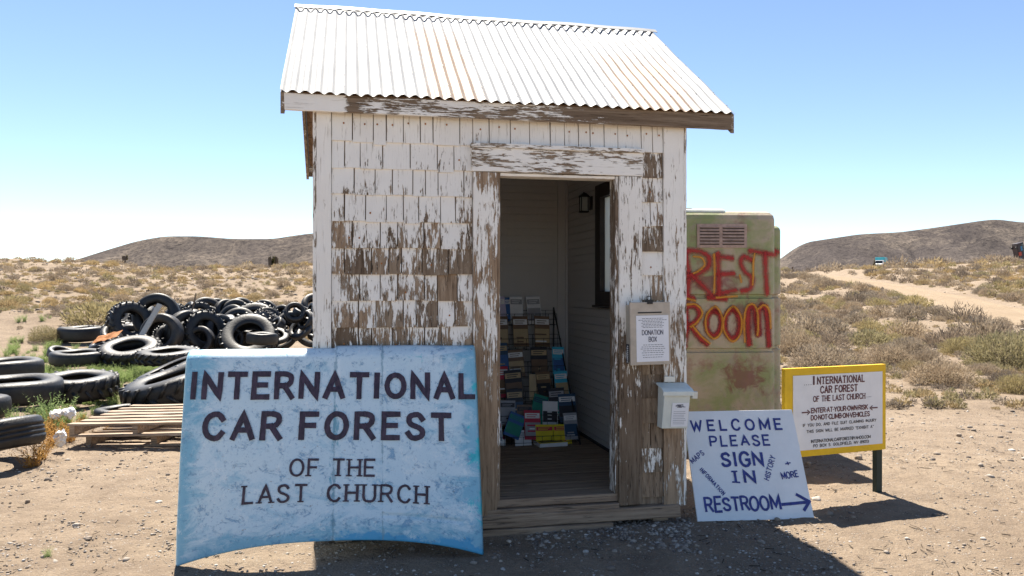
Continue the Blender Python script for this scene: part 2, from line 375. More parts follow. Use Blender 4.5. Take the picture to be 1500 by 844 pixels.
# ------------------------------------------------------------------ mesh helpers
class MB:
    def __init__(s): s.v = []; s.f = []; s.m = []; s.pe = []; s.ti = []; s.mats = []; s.uv = None
    def mi(s, mat):
        if mat not in s.mats: s.mats.append(mat)
        return s.mats.index(mat)
    def add(s, vs, fs, mat, peel=0., tint=.5):
        o = len(s.v); s.v += [tuple(p) for p in vs]; k = s.mi(mat)
        s.f += [tuple(o + i for i in f) for f in fs]; s.m += [k] * len(fs)
        for i, p in enumerate(vs):
            s.pe.append(peel(p) if callable(peel) else peel)
            s.ti.append(tint[i] if isinstance(tint, (list, tuple)) else tint)
    def box(s, lo, hi, mat, peel=0., tint=None, seg=None, T=None, jit=0.):
        """box; seg=(axis,n) splits it along one axis"""
        if tint is None: tint = random.random()
        ax, n = seg or (2, 1)
        o = [i for i in range(3) if i != ax]
        vs = []; fs = []
        for k in range(n + 1):
            c = lo[ax] + (hi[ax] - lo[ax]) * k / n
            for a, b in ((0, 0), (1, 0), (1, 1), (0, 1)):
                p = [0, 0, 0]; p[ax] = c; p[o[0]] = (lo, hi)[a][o[0]]; p[o[1]] = (lo, hi)[b][o[1]]
                if jit:
                    for q in range(3): p[q] += random.uniform(-jit, jit)
                vs.append(Vector(p))
        for k in range(n):
            for q in range(4):
                a = 4 * k + q; b = 4 * k + (q + 1) % 4
                fs.append((a, b, b + 4, a + 4))
        fs += [(3, 2, 1, 0), tuple(4 * n + i for i in range(4))]
        if ax == 1: fs = [tuple(reversed(f)) for f in fs]
        if T is not None: vs = [T @ p for p in vs]
        s.add(vs, fs, mat, peel, tint)
    def tube(s, pts, r, mat, n=6, tint=.5, r2=None):
        pts = [Vector(p) for p in pts]; vs = []; fs = []
        for i, p in enumerate(pts):
            d = (pts[min(i + 1, len(pts) - 1)] - pts[max(i - 1, 0)]).normalized()
            a = d.orthogonal().normalized(); b = d.cross(a)
            rr = r if r2 is None else r + (r2 - r) * i / (len(pts) - 1)
            for k in range(n):
                t = 2 * math.pi * k / n
                vs.append(p + (a * math.cos(t) + b * math.sin(t)) * rr)
        for i in range(len(pts) - 1):
            for k in range(n):
                fs.append((i * n + k, i * n + (k + 1) % n, (i + 1) * n + (k + 1) % n, (i + 1) * n + k))
        fs += [tuple(range(n - 1, -1, -1)), tuple((len(pts) - 1) * n + k for k in range(n))]
        s.add(vs, fs, mat, 0, tint)
    def build(s, name, parent=None, smooth=False, bevel=0, loc=None):
        me = bpy.data.meshes.new(name); me.from_pydata(s.v, [], s.f)
        for m in s.mats: me.materials.append(M[m])
        me.polygons.foreach_set('material_index', s.m)
        a = me.attributes.new('peel', 'FLOAT', 'POINT'); a.data.foreach_set('value', s.pe)
        a = me.attributes.new('tint', 'FLOAT', 'POINT'); a.data.foreach_set('value', s.ti)
        if smooth: me.polygons.foreach_set('use_smooth', [True] * len(me.polygons))
        me.update()
        o = bpy.data.objects.new(name, me); COL.objects.link(o)
        if parent: o.parent = parent
        if loc: o.location = loc
        if bevel:
            b = o.modifiers.new('bevel', 'BEVEL'); b.width = bevel; b.segments = 2; b.limit_method = 'ANGLE'
        return o
def np_mesh(name, V, Fc, mat, tint=None, smooth=False, extra=None, mats=None, midx=None):
    """mesh from numpy arrays; Fc is (n,3) or (n,4)"""
    me = bpy.data.meshes.new(name); n, k = Fc.shape
    me.vertices.add(len(V)); me.vertices.foreach_set('co', V.astype(np.float32).ravel())
    me.loops.add(n * k); me.loops.foreach_set('vertex_index', Fc.astype(np.int32).ravel())
    me.polygons.add(n); me.polygons.foreach_set('loop_start', np.arange(0, n * k, k, dtype=np.int32))
    for m in (mats or [mat]): me.materials.append(M[m])
    if midx is not None: me.polygons.foreach_set('material_index', midx.astype(np.int32))
    if tint is not None:
        a = me.attributes.new('tint', 'FLOAT', 'POINT'); a.data.foreach_set('value', tint.astype(np.float32))
    for nm, arr in (extra or {}).items():
        a = me.attributes.new(nm, 'FLOAT', 'POINT'); a.data.foreach_set('value', arr.astype(np.float32))
    me.update(calc_edges=True)
    if smooth: me.polygons.foreach_set('use_smooth', np.ones(n, dtype=bool))
    return me
def link(me, name, parent=None):
    o = bpy.data.objects.new(name, me); COL.objects.link(o)
    if parent: o.parent = parent
    return o
def tag(o, label=None, cat=None, group=None, kind=None):
    if label: o['label'] = label
    if cat: o['category'] = cat
    if group: o['group'] = group
    if kind: o['kind'] = kind
    return o
def thing(name, label, cat, loc=(0, 0, 0), rot=(0, 0, 0), group=None):
    o = bpy.data.objects.new(name, None); COL.objects.link(o); o.location = loc; o.rotation_euler = rot
    o.empty_display_size = .1
    return tag(o, label, cat, group)
def at(px, d): return (px - CX) / F * d
def zat(py, d): return CH - (py - HY) / F * d

# ------------------------------------------------------------------ painted lettering: strokes laid on a surface
G = {
 'A': (.78, 'l 0,0 .39,1 .78,0;l .13,.33 .65,.33'), 'B': (.68, 'l 0,0 0,1;c 0,1 .38,1 .58,.88 .56,.62 .34,.53 0,.53;c .34,.53 .62,.44 .66,.22 .5,.03 .3,0 0,0'),
 'C': (.74, 'c .72,.80 .56,.98 .34,1 .1,.84 .0,.5 .1,.16 .34,0 .56,.02 .72,.20'), 'D': (.74, 'l 0,0 0,1;c 0,1 .32,1 .62,.84 .74,.5 .62,.16 .32,0 0,0'),
 'E': (.62, 'l .62,1 0,1 0,0 .62,0;l 0,.52 .52,.52'), 'F': (.60, 'l .60,1 0,1 0,0;l 0,.52 .5,.52'),
 'G': (.78, 'c .73,.82 .56,.98 .34,1 .1,.84 .0,.5 .1,.16 .36,0 .60,.05 .75,.22;l .75,.2 .75,.46 .46,.46'), 'H': (.70, 'l 0,0 0,1;l .7,0 .7,1;l 0,.52 .7,.52'),
 'I': (.12, 'l .06,0 .06,1'), 'J': (.55, 'c .52,1 .52,.6 .52,.25 .42,.04 .22,0 .06,.08 .0,.25'), 'K': (.70, 'l 0,0 0,1;l .66,1 .02,.42;l .22,.60 .70,0'),
 'L': (.58, 'l 0,1 0,0 .58,0'), 'M': (.90, 'l 0,0 0,1 .45,.2 .9,1 .9,0'), 'N': (.72, 'l 0,0 0,1 .72,0 .72,1'),
 'O': (.82, 'c .41,1 .12,.86 0,.5 .12,.14 .41,0 .70,.14 .82,.5 .70,.86 .41,1'), 'P': (.66, 'l 0,0 0,1;c 0,1 .38,1 .62,.9 .64,.66 .5,.48 .3,.45 0,.45'),
 'Q': (.82, 'c .41,1 .12,.86 0,.5 .12,.14 .41,0 .70,.14 .82,.5 .70,.86 .41,1;l .5,.25 .82,-.05'),
 'R': (.70, 'l 0,0 0,1;c 0,1 .38,1 .62,.9 .64,.68 .5,.52 .3,.49 0,.49;l .34,.49 .70,0'), 'S': (.66, 'c .62,.82 .48,.98 .3,1 .08,.92 .04,.72 .16,.57 .46,.45 .63,.3 .58,.1 .36,0 .14,.03 .0,.2'),
 'T': (.70, 'l 0,1 .7,1;l .35,1 .35,0'), 'U': (.72, 'c 0,1 0,.6 0,.3 .1,.06 .36,0 .62,.06 .72,.3 .72,.6 .72,1'), 'V': (.76, 'l 0,1 .38,0 .76,1'),
 'W': (1.0, 'l 0,1 .25,0 .5,.8 .75,0 1,1'), 'X': (.7, 'l 0,0 .7,1;l 0,1 .7,0'), 'Y': (.72, 'l 0,1 .36,.5 .72,1;l .36,.5 .36,0'), 'Z': (.66, 'l 0,1 .66,1 0,0 .66,0'),
 '0': (.6, 'c .3,1 .06,.85 0,.5 .06,.15 .3,0 .54,.15 .6,.5 .54,.85 .3,1'), '1': (.3, 'l 0,.8 .2,1 .2,0'), '3': (.55, 'c .02,.88 .25,1 .5,.85 .45,.6 .2,.53 .5,.45 .55,.2 .3,0 .0,.12'),
 '5': (.58, 'l .52,1 .06,1 .03,.56;c .03,.56 .3,.64 .56,.5 .55,.14 .3,0 .0,.1'), '8': (.58, 'c .29,.54 .06,.68 .08,.9 .29,1 .5,.9 .52,.68 .29,.54;c .29,.54 .0,.4 .02,.1 .29,0 .56,.1 .58,.4 .29,.54'),
 '9': (.56, 'c .54,.75 .4,.97 .2,.98 .02,.8 .05,.55 .3,.48 .52,.62;c .54,.75 .55,.4 .45,.1 .2,0 .05,.05'),
 '.': (.12, 'l .03,.02 .09,.02'), ',': (.12, 'l .09,.08 .02,-.12'), '"': (.25, 'l .04,1 .04,.75;l .2,1 .2,.75'), '·': (.12, 'l .02,.45 .10,.45'),
 '@': (.85, 'c .6,.3 .35,.3 .35,.65 .6,.65 .62,.35 .8,.4 .8,.8 .42,1 .05,.8 .02,.3 .3,0 .65,.02'), '-': (.4, 'l .03,.45 .37,.45'), '+': (.5, 'l .25,.2 .25,.8;l 0,.5 .5,.5'), ' ': (.36, ''),
}
def strokes(ch):
    wd, spec = G[ch]; out = []
    for part in spec.split(';'):
        if not part: continue
        k, *ps = part.split(); P = [tuple(map(float, p.split(','))) for p in ps]
        if k == 'c':
            closed = P[0] == P[-1]; Q = []
            n = len(P)
            for i in range(n - 1):
                p0 = P[i - 1] if i > 0 else (P[-2] if closed else P[0]); p1, p2 = P[i], P[i + 1]
                p3 = P[i + 2] if i + 2 < n else (P[1] if closed else P[-1])
                for q in range(5):
                    t = q / 5
                    Q.append(tuple(.5 * (2 * b + (c - a) * t + (2 * a - 5 * b + 4 * c - d) * t * t + (3 * b - a - 3 * c + d) * t ** 3) for a, b, c, d in zip(p0, p1, p2, p3)))
            Q.append(P[-1]); out.append((Q, closed))
        else: out.append((P, False))
    return wd, out
LAYER = [0]
def ribbon(mb, P, wdt, surf, mat, closed=False, off=.0016, wob=0., soft=False, lift=.00022, cap=.5):
    """a painted stroke: P in surface coordinates, laid down through surf(x, y, n)"""
    P = [Vector((*p, 0)) for p in P]
    L = []                                    # resample so that it follows a curved surface
    seg = max(wdt * .9, .006)
    for a, b in zip(P, P[1:]):
        n = max(1, int((b - a).length / seg))
        L += [a.lerp(b, i / n) for i in range(n)]
    L.append(P[-1])
    if not closed and cap:
        L[0] = L[0] + (L[0] - L[1]).normalized() * wdt * cap * .5 if len(L) > 1 else L[0]
        L[-1] = L[-1] + (L[-1] - L[-2]).normalized() * wdt * cap * .5
    LAYER[0] = (LAYER[0] + 1) % 9; o = off + LAYER[0] * lift
    rows = []
    n = len(L)
    for i, p in enumerate(L):
        a = L[i - 1] if i > 0 else (L[-2] if closed else None); b = L[i + 1] if i < n - 1 else (L[1] if closed else None)
        d1 = (p - a).normalized() if a is not None else None; d2 = (b - p).normalized() if b is not None else None
        if d1 is None: d1 = d2
        if d2 is None: d2 = d1
        n1 = Vector((-d1.y, d1.x, 0)); n2 = Vector((-d2.y, d2.x, 0)); m = (n1 + n2)
        m = m.normalized() if m.length > .3 else n1
        k = wdt / 2 / max(.5, m.dot(n1)) * (1 + random.uniform(-wob, wob))
        if soft: rows.append([(p + m * k * q, e) for q, e in ((1, 0), (.5, .55), (0, 1), (-.5, .55), (-1, 0))])
        else: rows.append([(p + m * k, .5), (p - m * k, .5)])
    if soft and not closed:
        for idx, s in ((0, 1), (-1, -1)):
            d = (rows[idx][2][0] - rows[idx + s][2][0]).normalized() * wdt * .35
            r = [(q + d, 0.) for q, e in rows[idx]]
            if idx == 0: rows.insert(0, r)
            else: rows.append(r)
    vs = [surf(q.x, q.y, o) for r in rows for q, e in r]; ti = [e for r in rows for q, e in r]; c = len(rows[0])
    fs = [(i * c + j, i * c + j + 1, (i + 1) * c + j + 1, (i + 1) * c + j) for i in range(len(rows) - 1) for j in range(c - 1)]
    mb.add(vs, fs, mat, 0, ti)
def text(mb, s, x, y, width, h, sw, surf, mat, dirx=(1, 0), serif=False, gap=.22, hand=0., wob=.04, wordgap=None, **kw):
    """s written from (x, y) along dirx, squeezed to the given width"""
    dx = Vector(dirx).normalized(); dy = Vector((-dx.y, dx.x))
    gl = [strokes(c) for c in s]
    adv = [g[0] if c != ' ' else (wordgap or g[0]) for g, c in zip(gl, s)]
    tot = sum(adv) + gap * (len(s) - 1)
    k = width / tot; cx = 0
    for (wd, st), c, ad in zip(gl, s, adv):
        jx, jy, js, jr = (random.uniform(-hand, hand) for _ in range(4))
        def mp(p):
            X = (cx + p[0] + jx * .15 + jr * .3 * (p[1] - .5)) * k; Y = ((p[1] - .5) * (1 + js * .6) + .5 + jy * .2 + jr * .15 * p[0]) * h
            q = Vector((x, y)) + dx * X + dy * Y; return (q.x, q.y)
        for P, cl in st:
            ribbon(mb, [mp(p) for p in P], sw, surf, mat, cl, wob=wob, **kw)
            if serif and not cl:
                for a, b in ((P[0], P[1]), (P[-1], P[-2])):
                    if (a[1] in (0, 1)) and abs(a[0] - b[0]) < .5 * abs(a[1] - b[1]) :
                        ribbon(mb, [mp((a[0] - .17, a[1])), mp((a[0] + .17, a[1]))], sw * .6, surf, mat, wob=wob, **kw)
        cx += ad + gap

# ------------------------------------------------------------------ terrain
def vnoise(x, y, seed=0):
    """smooth value noise on arrays"""
    xi = np.floor(x).astype(np.int64); yi = np.floor(y).astype(np.int64); fx = x - xi; fy = y - yi
    fx = fx * fx * (3 - 2 * fx); fy = fy * fy * (3 - 2 * fy)
    def h(a, b):
        n = (a * 374761393 + b * 668265263 + seed * 982451653) & 0xffffffff
        n = ((n ^ (n >> 13)) * 1274126177) & 0xffffffff
        return ((n ^ (n >> 16)) & 0xffff) / 65535.0
    return (h(xi, yi) * (1 - fx) + h(xi + 1, yi) * fx) * (1 - fy) + (h(xi, yi + 1) * (1 - fx) + h(xi + 1, yi + 1) * fx) * fy
def fbm(x, y, o=4, seed=0):
    s = 0; a = .5
    for i in range(o): s = s + a * (vnoise(x, y, seed + i) - .5); x = x * 2.03 + 7.1; y = y * 2.03 + 3.3; a *= .5
    return s
def sm(a, b, x):
    t = np.clip((x - a) / (b - a), 0, 1); return t * t * (3 - 2 * t)
CRX = np.array([-600, 0, 100, 200, 300, 460, 750, 1000, 1150, 1200, 1250, 1330, 1400, 1500, 1800, 2600])
CRY = np.array([378, 381, 387, 389, 391, 393, 399, 404, 404, 403, 398, 392, 389, 385, 381, 376])
RPX = np.array([1120, 1165, 1210, 1250, 1300, 1350, 1420, 1500, 1560])      # the dirt road
RPD = np.array([120, 92, 76, 65, 54, 45.5, 36, 28.5, 25])
ROAD = [(at(p, d), d) for p, d in zip(RPX, RPD)] + [(24, 20), (34, 14), (50, 8)]
def road_dist(x, y):
    best = np.full(np.shape(x), 1e9)
    for (x0, y0), (x1, y1) in zip(ROAD, ROAD[1:]):
        dx, dy = x1 - x0, y1 - y0; t = np.clip(((x - x0) * dx + (y - y0) * dy) / (dx * dx + dy * dy), 0, 1)
        best = np.minimum(best, np.hypot(x - x0 - t * dx, y - y0 - t * dy))
    return best
def road_d(px): return np.interp(px, RPX, RPD)
def ground_z(x, y):
    x = np.asarray(x, float); y = np.asarray(y, float)
    r = np.hypot(x, y)
    ys = np.maximum(y, r * .25)
    px = np.clip(CX + F * x / ys, -600, 2600)
    Y = np.interp(px, CRX, CRY)
    d = np.minimum(ys, 320)
    # left: a slope climbing to a crest about sixty metres off
    zcl = CH + (HY - Y) / F * 60
    left = zcl * sm(13, 62, d) - .5 * sm(62, 90, d)
    zc = CH + (HY - Y) / F * 90
    base = .05 * np.maximum(d - 20.5, 0) * sm(18, 26, d)
    base90 = .05 * 69.5
    rd = road_d(px) + 2.5
    t = np.clip((d - rd) / np.maximum(90 - rd, 6), 0, 1)
    right = np.where(d < 90, base + (zc - base90) * t, zc + (d - 90) * (HY - Y - 2.5) / F)
    k = sm(560, 980, px)
    z = left * (1 - k) + right * k
    z = z * sm(-8, 6, y) 
    # small relief, damped on the road and around the buildings
    near = sm(5, 16, r)
    dr = road_dist(x, y)
    rk = sm(1.6, 3.6, dr)
    z = z + near * rk * (fbm(x * .16, y * .16, 4, 3) * 1.1 * sm(10, 40, r) + fbm(x * .9, y * .9, 3, 9) * .16)
    z = z + (1 - near) * (fbm(x * 1.6, y * 1.6, 4, 21) * .035)
    z = z + .55 * np.exp(-(((x + 12.8) / 3.4) ** 2 + ((y - 21) / 2.6) ** 2)) + .8 * np.exp(-(((x + 19) / 4.5) ** 2 + ((y - 27) / 4) ** 2))
    z = z + rk * .35 * np.exp(-((dr - 4.4) / 1.3) ** 2) * sm(20, 30, r) * sm(900, 1150, px)
    z = z - .05 * (1 - sm(1.9, 2.6, dr))
    return z
def gz(x, y): return float(ground_z(np.array([x]), np.array([y]))[0])

rr = np.concatenate([[0.02], np.geomspace(.6, 3.6, 26), np.arange(3.64, 8, .028), np.arange(8.05, 12, .06), np.geomspace(12.1, 130, 190), np.geomspace(134, 5200, 45)])
th = np.concatenate([np.linspace(-180, -46, 50, endpoint=False), np.linspace(-46, 46, 900, endpoint=False), np.linspace(46, 180, 50, endpoint=False)]) * math.pi / 180
RR, TH = np.meshgrid(rr, th, indexing='ij')
X = RR * np.sin(TH); Yv = RR * np.cos(TH)
ZZ = ground_z(X, Yv) + (1 - sm(8, 14, RR)) * (fbm(X * 9, Yv * 9, 3, 51) * .022 + np.abs(fbm(X * 24, Yv * 24, 2, 57)) * .016)
V = np.stack([X, Yv, ZZ], -1).reshape(-1, 3)
nr, nth = len(rr), len(th)
ii, jj = np.meshgrid(np.arange(nr - 1), np.arange(nth), indexing='ij'); j2 = (jj + 1) % nth
Fq = np.stack([ii * nth + jj, ii * nth + j2, (ii + 1) * nth + j2, (ii + 1) * nth + jj], -1).reshape(-1, 4)[:, ::-1]
g = link(np_mesh('ground', V, Fq, 'dirt', smooth=True), 'ground'); tag(g, kind='structure')

# the road: a strip that follows the terrain
def road_mesh():
    P = []
    for (x0, y0), (x1, y1) in zip(ROAD, ROAD[1:]):
        n = max(2, int(math.hypot(x1 - x0, y1 - y0) / .8)); P += [(x0 + (x1 - x0) * i / n, y0 + (y1 - y0) * i / n) for i in range(n)]
    P = np.array(P); K = np.ones(9) / 9
    P = np.stack([np.convolve(np.pad(P[:, i], 4, 'edge'), K, 'valid') for i in (0, 1)], 1)
    D = np.gradient(P, axis=0); D /= np.linalg.norm(D, axis=1)[:, None]; N = np.stack([-D[:, 1], D[:, 0]], 1)
    vs = []; c = 13
    for i, (p, n) in enumerate(zip(P, N)):
        for q in range(c):
            s = -1 + 2 * q / (c - 1); wd = 1.35 + .25 * vnoise(np.array(i * .3), np.array(s > 0) * 5.)
            xy = p + n * s * wd
            z = ground_z(xy[:1], xy[1:])[0] + .05 + .012 - .04 * math.exp(-((abs(s) - .52) / .16) ** 2) - (.05 if abs(s) > .95 else 0)
            vs.append((xy[0], xy[1], z))
    m = len(P); i, j = np.meshgrid(np.arange(m - 1), np.arange(c - 1), indexing='ij')
    Fq = np.stack([i * c + j, i * c + j + 1, (i + 1) * c + j + 1, (i + 1) * c + j], -1).reshape(-1, 4)
    return np_mesh('dirt_road', np.array(vs), Fq[:, ::-1], 'road_dirt', smooth=True)
tag(link(road_mesh(), 'dirt_road'), kind='structure')

def hills(px, py, D, depth, seed, nm):
    """a range standing D metres off whose skyline follows the listed heights"""
    nx, ny = 420, 110
    P = np.linspace(px[0], px[-1], nx); T = np.linspace(0, 1, ny)
    PP, TT = np.meshgrid(P, T, indexing='ij')
    d = D - depth * np.maximum(.62 - TT, 0) + depth * .7 * np.maximum(TT - .62, 0)
    prof = np.interp(P, px, py); prof = np.convolve(np.pad(prof, 3, 'edge'), np.ones(7) / 7, 'valid')
    H = (HY - prof) / F * D + CH
    x = (PP - CX) / F * D
    base = 2.0
    sh = np.where(TT < .62, (TT / .62) ** 1.25, 1 - ((TT - .62) / .38) ** 2 * .8)
    ridg = np.abs(fbm(x / 150, d / 400, 5, seed)) * 2
    gul = (1 - ridg) * np.sin(np.clip(TT / .62, 0, 1) * math.pi) * .42
    z = base + (H[:, None] - base) * (sh - gul * .8) + fbm(x / 40, d / 40, 4, seed + 5) * 20 * np.sin(np.clip(TT / .62, 0, 1) * math.pi)
    V = np.stack([x, d, z], -1).reshape(-1, 3)
    i, j = np.meshgrid(np.arange(nx - 1), np.arange(ny - 1), indexing='ij')
    Fq = np.stack([i * ny + j, (i + 1) * ny + j, (i + 1) * ny + j + 1, i * ny + j + 1], -1).reshape(-1, 4)
    foot = (1 - sm(.08, .34, TT + fbm(x / 220, d / 220, 4, seed + 9) * .25)).ravel()
    o = link(np_mesh(nm, V, Fq, 'hill_rock', smooth=True, extra={'foot': foot}), nm); tag(o, kind='structure')
hills([-700, -300, 0, 60, 110, 150, 200, 240, 290, 340, 400, 430, 462, 560, 680, 800, 930, 1080], [412, 406, 398, 392, 381, 368, 353, 346, 346, 350, 350, 345, 341, 346, 362, 376, 392, 412], 1700, 700, 3, 'hills')
hills([900, 1000, 1080, 1146, 1165, 1180, 1200, 1260, 1320, 1380, 1440, 1460, 1500, 1600, 1750, 2000, 2400], [418, 410, 398, 383, 369, 355, 352, 343, 340, 332, 323, 321, 326, 322, 335, 350, 400], 2300, 1100, 14, 'hills')

# ------------------------------------------------------------------ the shed
TH0 = .2044
SX, SY = -1.132, 4.532
W, WD, ZE, ZR, OL, OR, OF, RD = 2.258, 2.50, 2.58, 3.520, .194, .319, .09, 2.70
DL, DR, DT, SZ = 1.057, 1.827, 2.172, .19
shed = thing('wooden_shed', 'small wooden shed with peeling white paint, open doorway and corrugated metal roof', 'shed', (SX, SY, 0), (0, 0, TH0))
SM = Matrix.Translation((SX, SY, 0)) @ Matrix.Rotation(TH0, 4, 'Z')
random.seed(11)
def pw(pts):
    """peel along the height"""
    return lambda p: float(np.interp(p[2], [a for a, b in pts], [b for a, b in pts]))

# front wall shingles, one mesh
def shingles():
    mb = MB()
    courses = [(2.33, 2.56)] + [(2.33 - .155 * (k + 1), 2.33 - .155 * k) for k in range(14)]
    pl = [.03, .17, .21, .28, .50, .54, .46, .52, .56, .75, .75, .8, .8, .8, .8]
    pr = [.10, .62, .55, .32, .58, .25, .60, .66, .72, .85, .9, .88, .95, .62, .7]
    for k, (z0, z1) in enumerate(courses):
        for (ua, ub, pk) in ((.083, DL - .145, pl[k]), (DR + .155, W - .13, pr[k])):
            spans = [(ua, ub)]
            if k == 0: spans = [(ua, DL - .145), (DL - .145, W - .13)] if ua < .2 else []
            for a, b in spans:
                u = a
                left = b - a
                while u < b - .001:
                    wd = random.choice((.075, .09, .1, .12, .13, .155, .16))
                    if b - u - wd < .05: wd = b - u
                    if ua > 1: wd = b - u if k % 3 else (b - u) * (.42 if u == a else 1)
                    wd = min(wd, b - u)
                    y = -.021 - random.random() * .004
                    zb = z0 + random.uniform(-.004, .004) - (.012 if random.random() < .07 else 0)
                    p = pk + random.uniform(-.10, .12)
                    if random.random() < .06 and k > 3: p = 1.1
                    if k == 6 and a < 1 and .64 < u < .74: p = 1.1
                    if k < 1: p = min(p, .2)
                    pb = p + .12
                    vs = []
                    tn = random.random()
                    top = z1 + .012; g_ = .0030
                    sk = random.uniform(-.002, .002)
                    # wedge-shaped shingle, thick at the butt
                    u0, u1 = u + g_, u + wd - g_
                    n = 3
                    for q in range(n + 1):
                        t = q / n; z = zb + (top - zb) * t; yy = y + t * .013
                        vs += [(u0 + sk * t, yy, z), (u1 + sk * t, yy, z), (u1 + sk * t, .0, z), (u0 + sk * t, .0, z)]
                    fs = []
                    for q in range(n):
                        for e in range(4):
                            a_, b_ = 4 * q + e, 4 * q + (e + 1) % 4; fs.append((a_, b_, b_ + 4, a_ + 4))
                    fs += [(3, 2, 1, 0), tuple(4 * n + i for i in range(4))]
                    mb.add(vs, fs, 'peel_z', lambda P: p + .24 * (.75 - (P[2] - zb) / (top - zb)), tn)
                    if random.random() < (.8 if k == 0 else .12):     # rusty nail
                        uu = random.uniform(u0 + .01, u1 - .01); zz = z0 + (.11 if k == 0 else .06) + random.uniform(-.01, .01)
                        pts = [(uu + .0055 * math.cos(t), y + .010 * ((zz - zb) / (top - zb)) - .002, zz + .0065 * math.sin(t)) for t in [i * math.pi / 3 for i in range(6)]]
                        mb.add(pts, [tuple(range(6))], 'rust')
                    u += wd
    # cut a dark gap strip behind the shingles so that the joints read
    return mb.build('shingle_cladding', shed)
shingles()
mb = MB()      # sheathing with the door opening, side and rear walls, gables
mb.box((.02, .0, .10), (DL - .02, .06, 2.56), 'wood_z'); mb.box((DR + .02, .0, .10), (W - .02, .06, 2.56), 'wood_z'); mb.box((DL - .02, .0, DT + .02), (DR + .02, .06, 2.56), 'wood_z')
mb.build('front_wall', shed)
def gable(name, u0, u1, hole=None):
    mb = MB(); n = 17
    top = lambda v: min(ZE - .03 + (v + OF) * (ZR - ZE) / (RD / 2), ZE - .03 + (RD - OF - v) * (ZR - ZE) / (RD / 2))
    z = .10; k = 0
    while z < ZR - .1:
        z1 = min(z + .115, ZR)
        # clapboards, each clipped by the roof slope
        v0, v1 = .0, WD
        if z1 > top(0) - .05:
            s = (ZR - ZE) / (RD / 2); v0 = max(0, (z1 - ZE + .03) / s - OF + .03); v1 = min(WD, RD - OF - (z1 - ZE + .03) / s - .03)
            if v1 - v0 < .05: break
        spans = [(v0, v1)]
        if hole and z1 > hole[2] and z < hole[3]: spans = [(v0, hole[0]), (hole[1], v1)]
        for a, b in spans: mb.box((u0 - .006 * (k % 2), a, z), (u1 + .006 * (k % 2), b, z1 - .0005), 'peel_y', lambda p: .35)
        z = z1; k += 1
    return mb.build(name, shed)
WIN = (.62, 1.52, 1.34, 2.32)
gable('side_wall', .022, .05); gable('side_wall', W - .05, W - .022, (WIN[0] + .05, WIN[1] - .05, WIN[2] + .05, WIN[3] - .05))
mb = MB(); mb.box((.02, WD - .04, .10), (W - .02, WD, 2.56), 'peel_z', .4); mb.build('rear_wall', shed)
# indoor lining: narrow horizontal beadboard on the rear and side walls
def lining(name, axis, c, a0, a1, inward, hole=None):
    mb = MB(); z = SZ; h = .066
    while z < 2.62:
        z1 = z + h
        spans = [(a0, a1)]
        if hole and z1 > hole[2] and z < hole[3]: spans = [(a0, hole[0]), (hole[1], a1)]
        for a, b in spans:
            if axis == 'rear': mb.box((a, c - .012, z), (b, c, z1 - .008), 'indoor_paint'); mb.box((a, c - .002, z1 - .008), (b, c, z1), 'indoor_paint')
            else:
                lo, hi = (c - .012, c) if inward < 0 else (c, c + .012)
                mb.box((lo, a, z), (hi, b, z1 - .008), 'indoor_paint')
                lo, hi = (c - .002, c) if inward < 0 else (c, c + .002)
                mb.box((lo, a, z1 - .008), (hi, b, z1), 'indoor_paint')
        z = z1
    return mb.build(name, shed)
lining('rear_lining', 'rear', WD - .045, .10, W - .10, -1)
lining('side_lining', 'side', W - .058, .07, WD - .06, -1, (WIN[0] + .03, WIN[1] - .03, WIN[2] + .03, WIN[3] - .03))
lining('side_lining', 'side', .058, .07, WD - .06, 1)
mb = MB(); mb.box((.06, .0601, SZ + .001), (DL - .02, .075, 2.56), 'indoor_paint'); mb.box((DR + .02, .0601, SZ + .001), (W - .06, .075, 2.56), 'indoor_paint'); mb.build('front_lining', shed)
mb = MB(); mb.box((.06, .065, 2.60), (W - .06, WD - .05, 2.62), 'indoor_paint'); mb.build('ceiling', shed)
mb = MB(); mb.box((W - .16, WD - .075, SZ), (W - .075, WD - .0575, 2.6), 'indoor_paint'); mb.box((W - .09, WD - .1, SZ), (W - .0705, WD - .0751, 2.6), 'indoor_paint')
mb.build('corner_trim', shed)
mb = MB(); mb.box((W - .085, .08, SZ), (W - .0705, WD - .1, SZ + .02), 'dark_trim'); mb.build('baseboard', shed)
# window in the right-hand wall
win = bpy.data.objects.new('window', None); COL.objects.link(win); win.parent = shed
a, b, c, d = WIN
mb = MB(); xi0, xi1 = W - .088, W - .0
mb.box((xi0, a, c), (xi1, a + .13, d), 'dark_trim'); mb.box((xi0, b - .13, c), (xi1, b, d), 'dark_trim')
mb.box((xi0 - .001, a + .13, d - .11), (xi1 + .001, b - .13, d), 'dark_trim'); mb.box((xi0 - .001, a + .13, c), (xi1 + .001, b - .13, c + .11), 'dark_trim')
f_ = mb.build('window_frame', win, bevel=.003)
mb = MB(); mb.box((xi0 - .02, a - .02, c - .02), (xi1, b + .02, c - .001), 'dark_trim'); mb.build('window_sill', win)
mb = MB(); mb.box((W - .045, a + .13, c + .11), (W - .040, b - .13, d - .11), 'frosted_glass'); mb.build('pane', win)
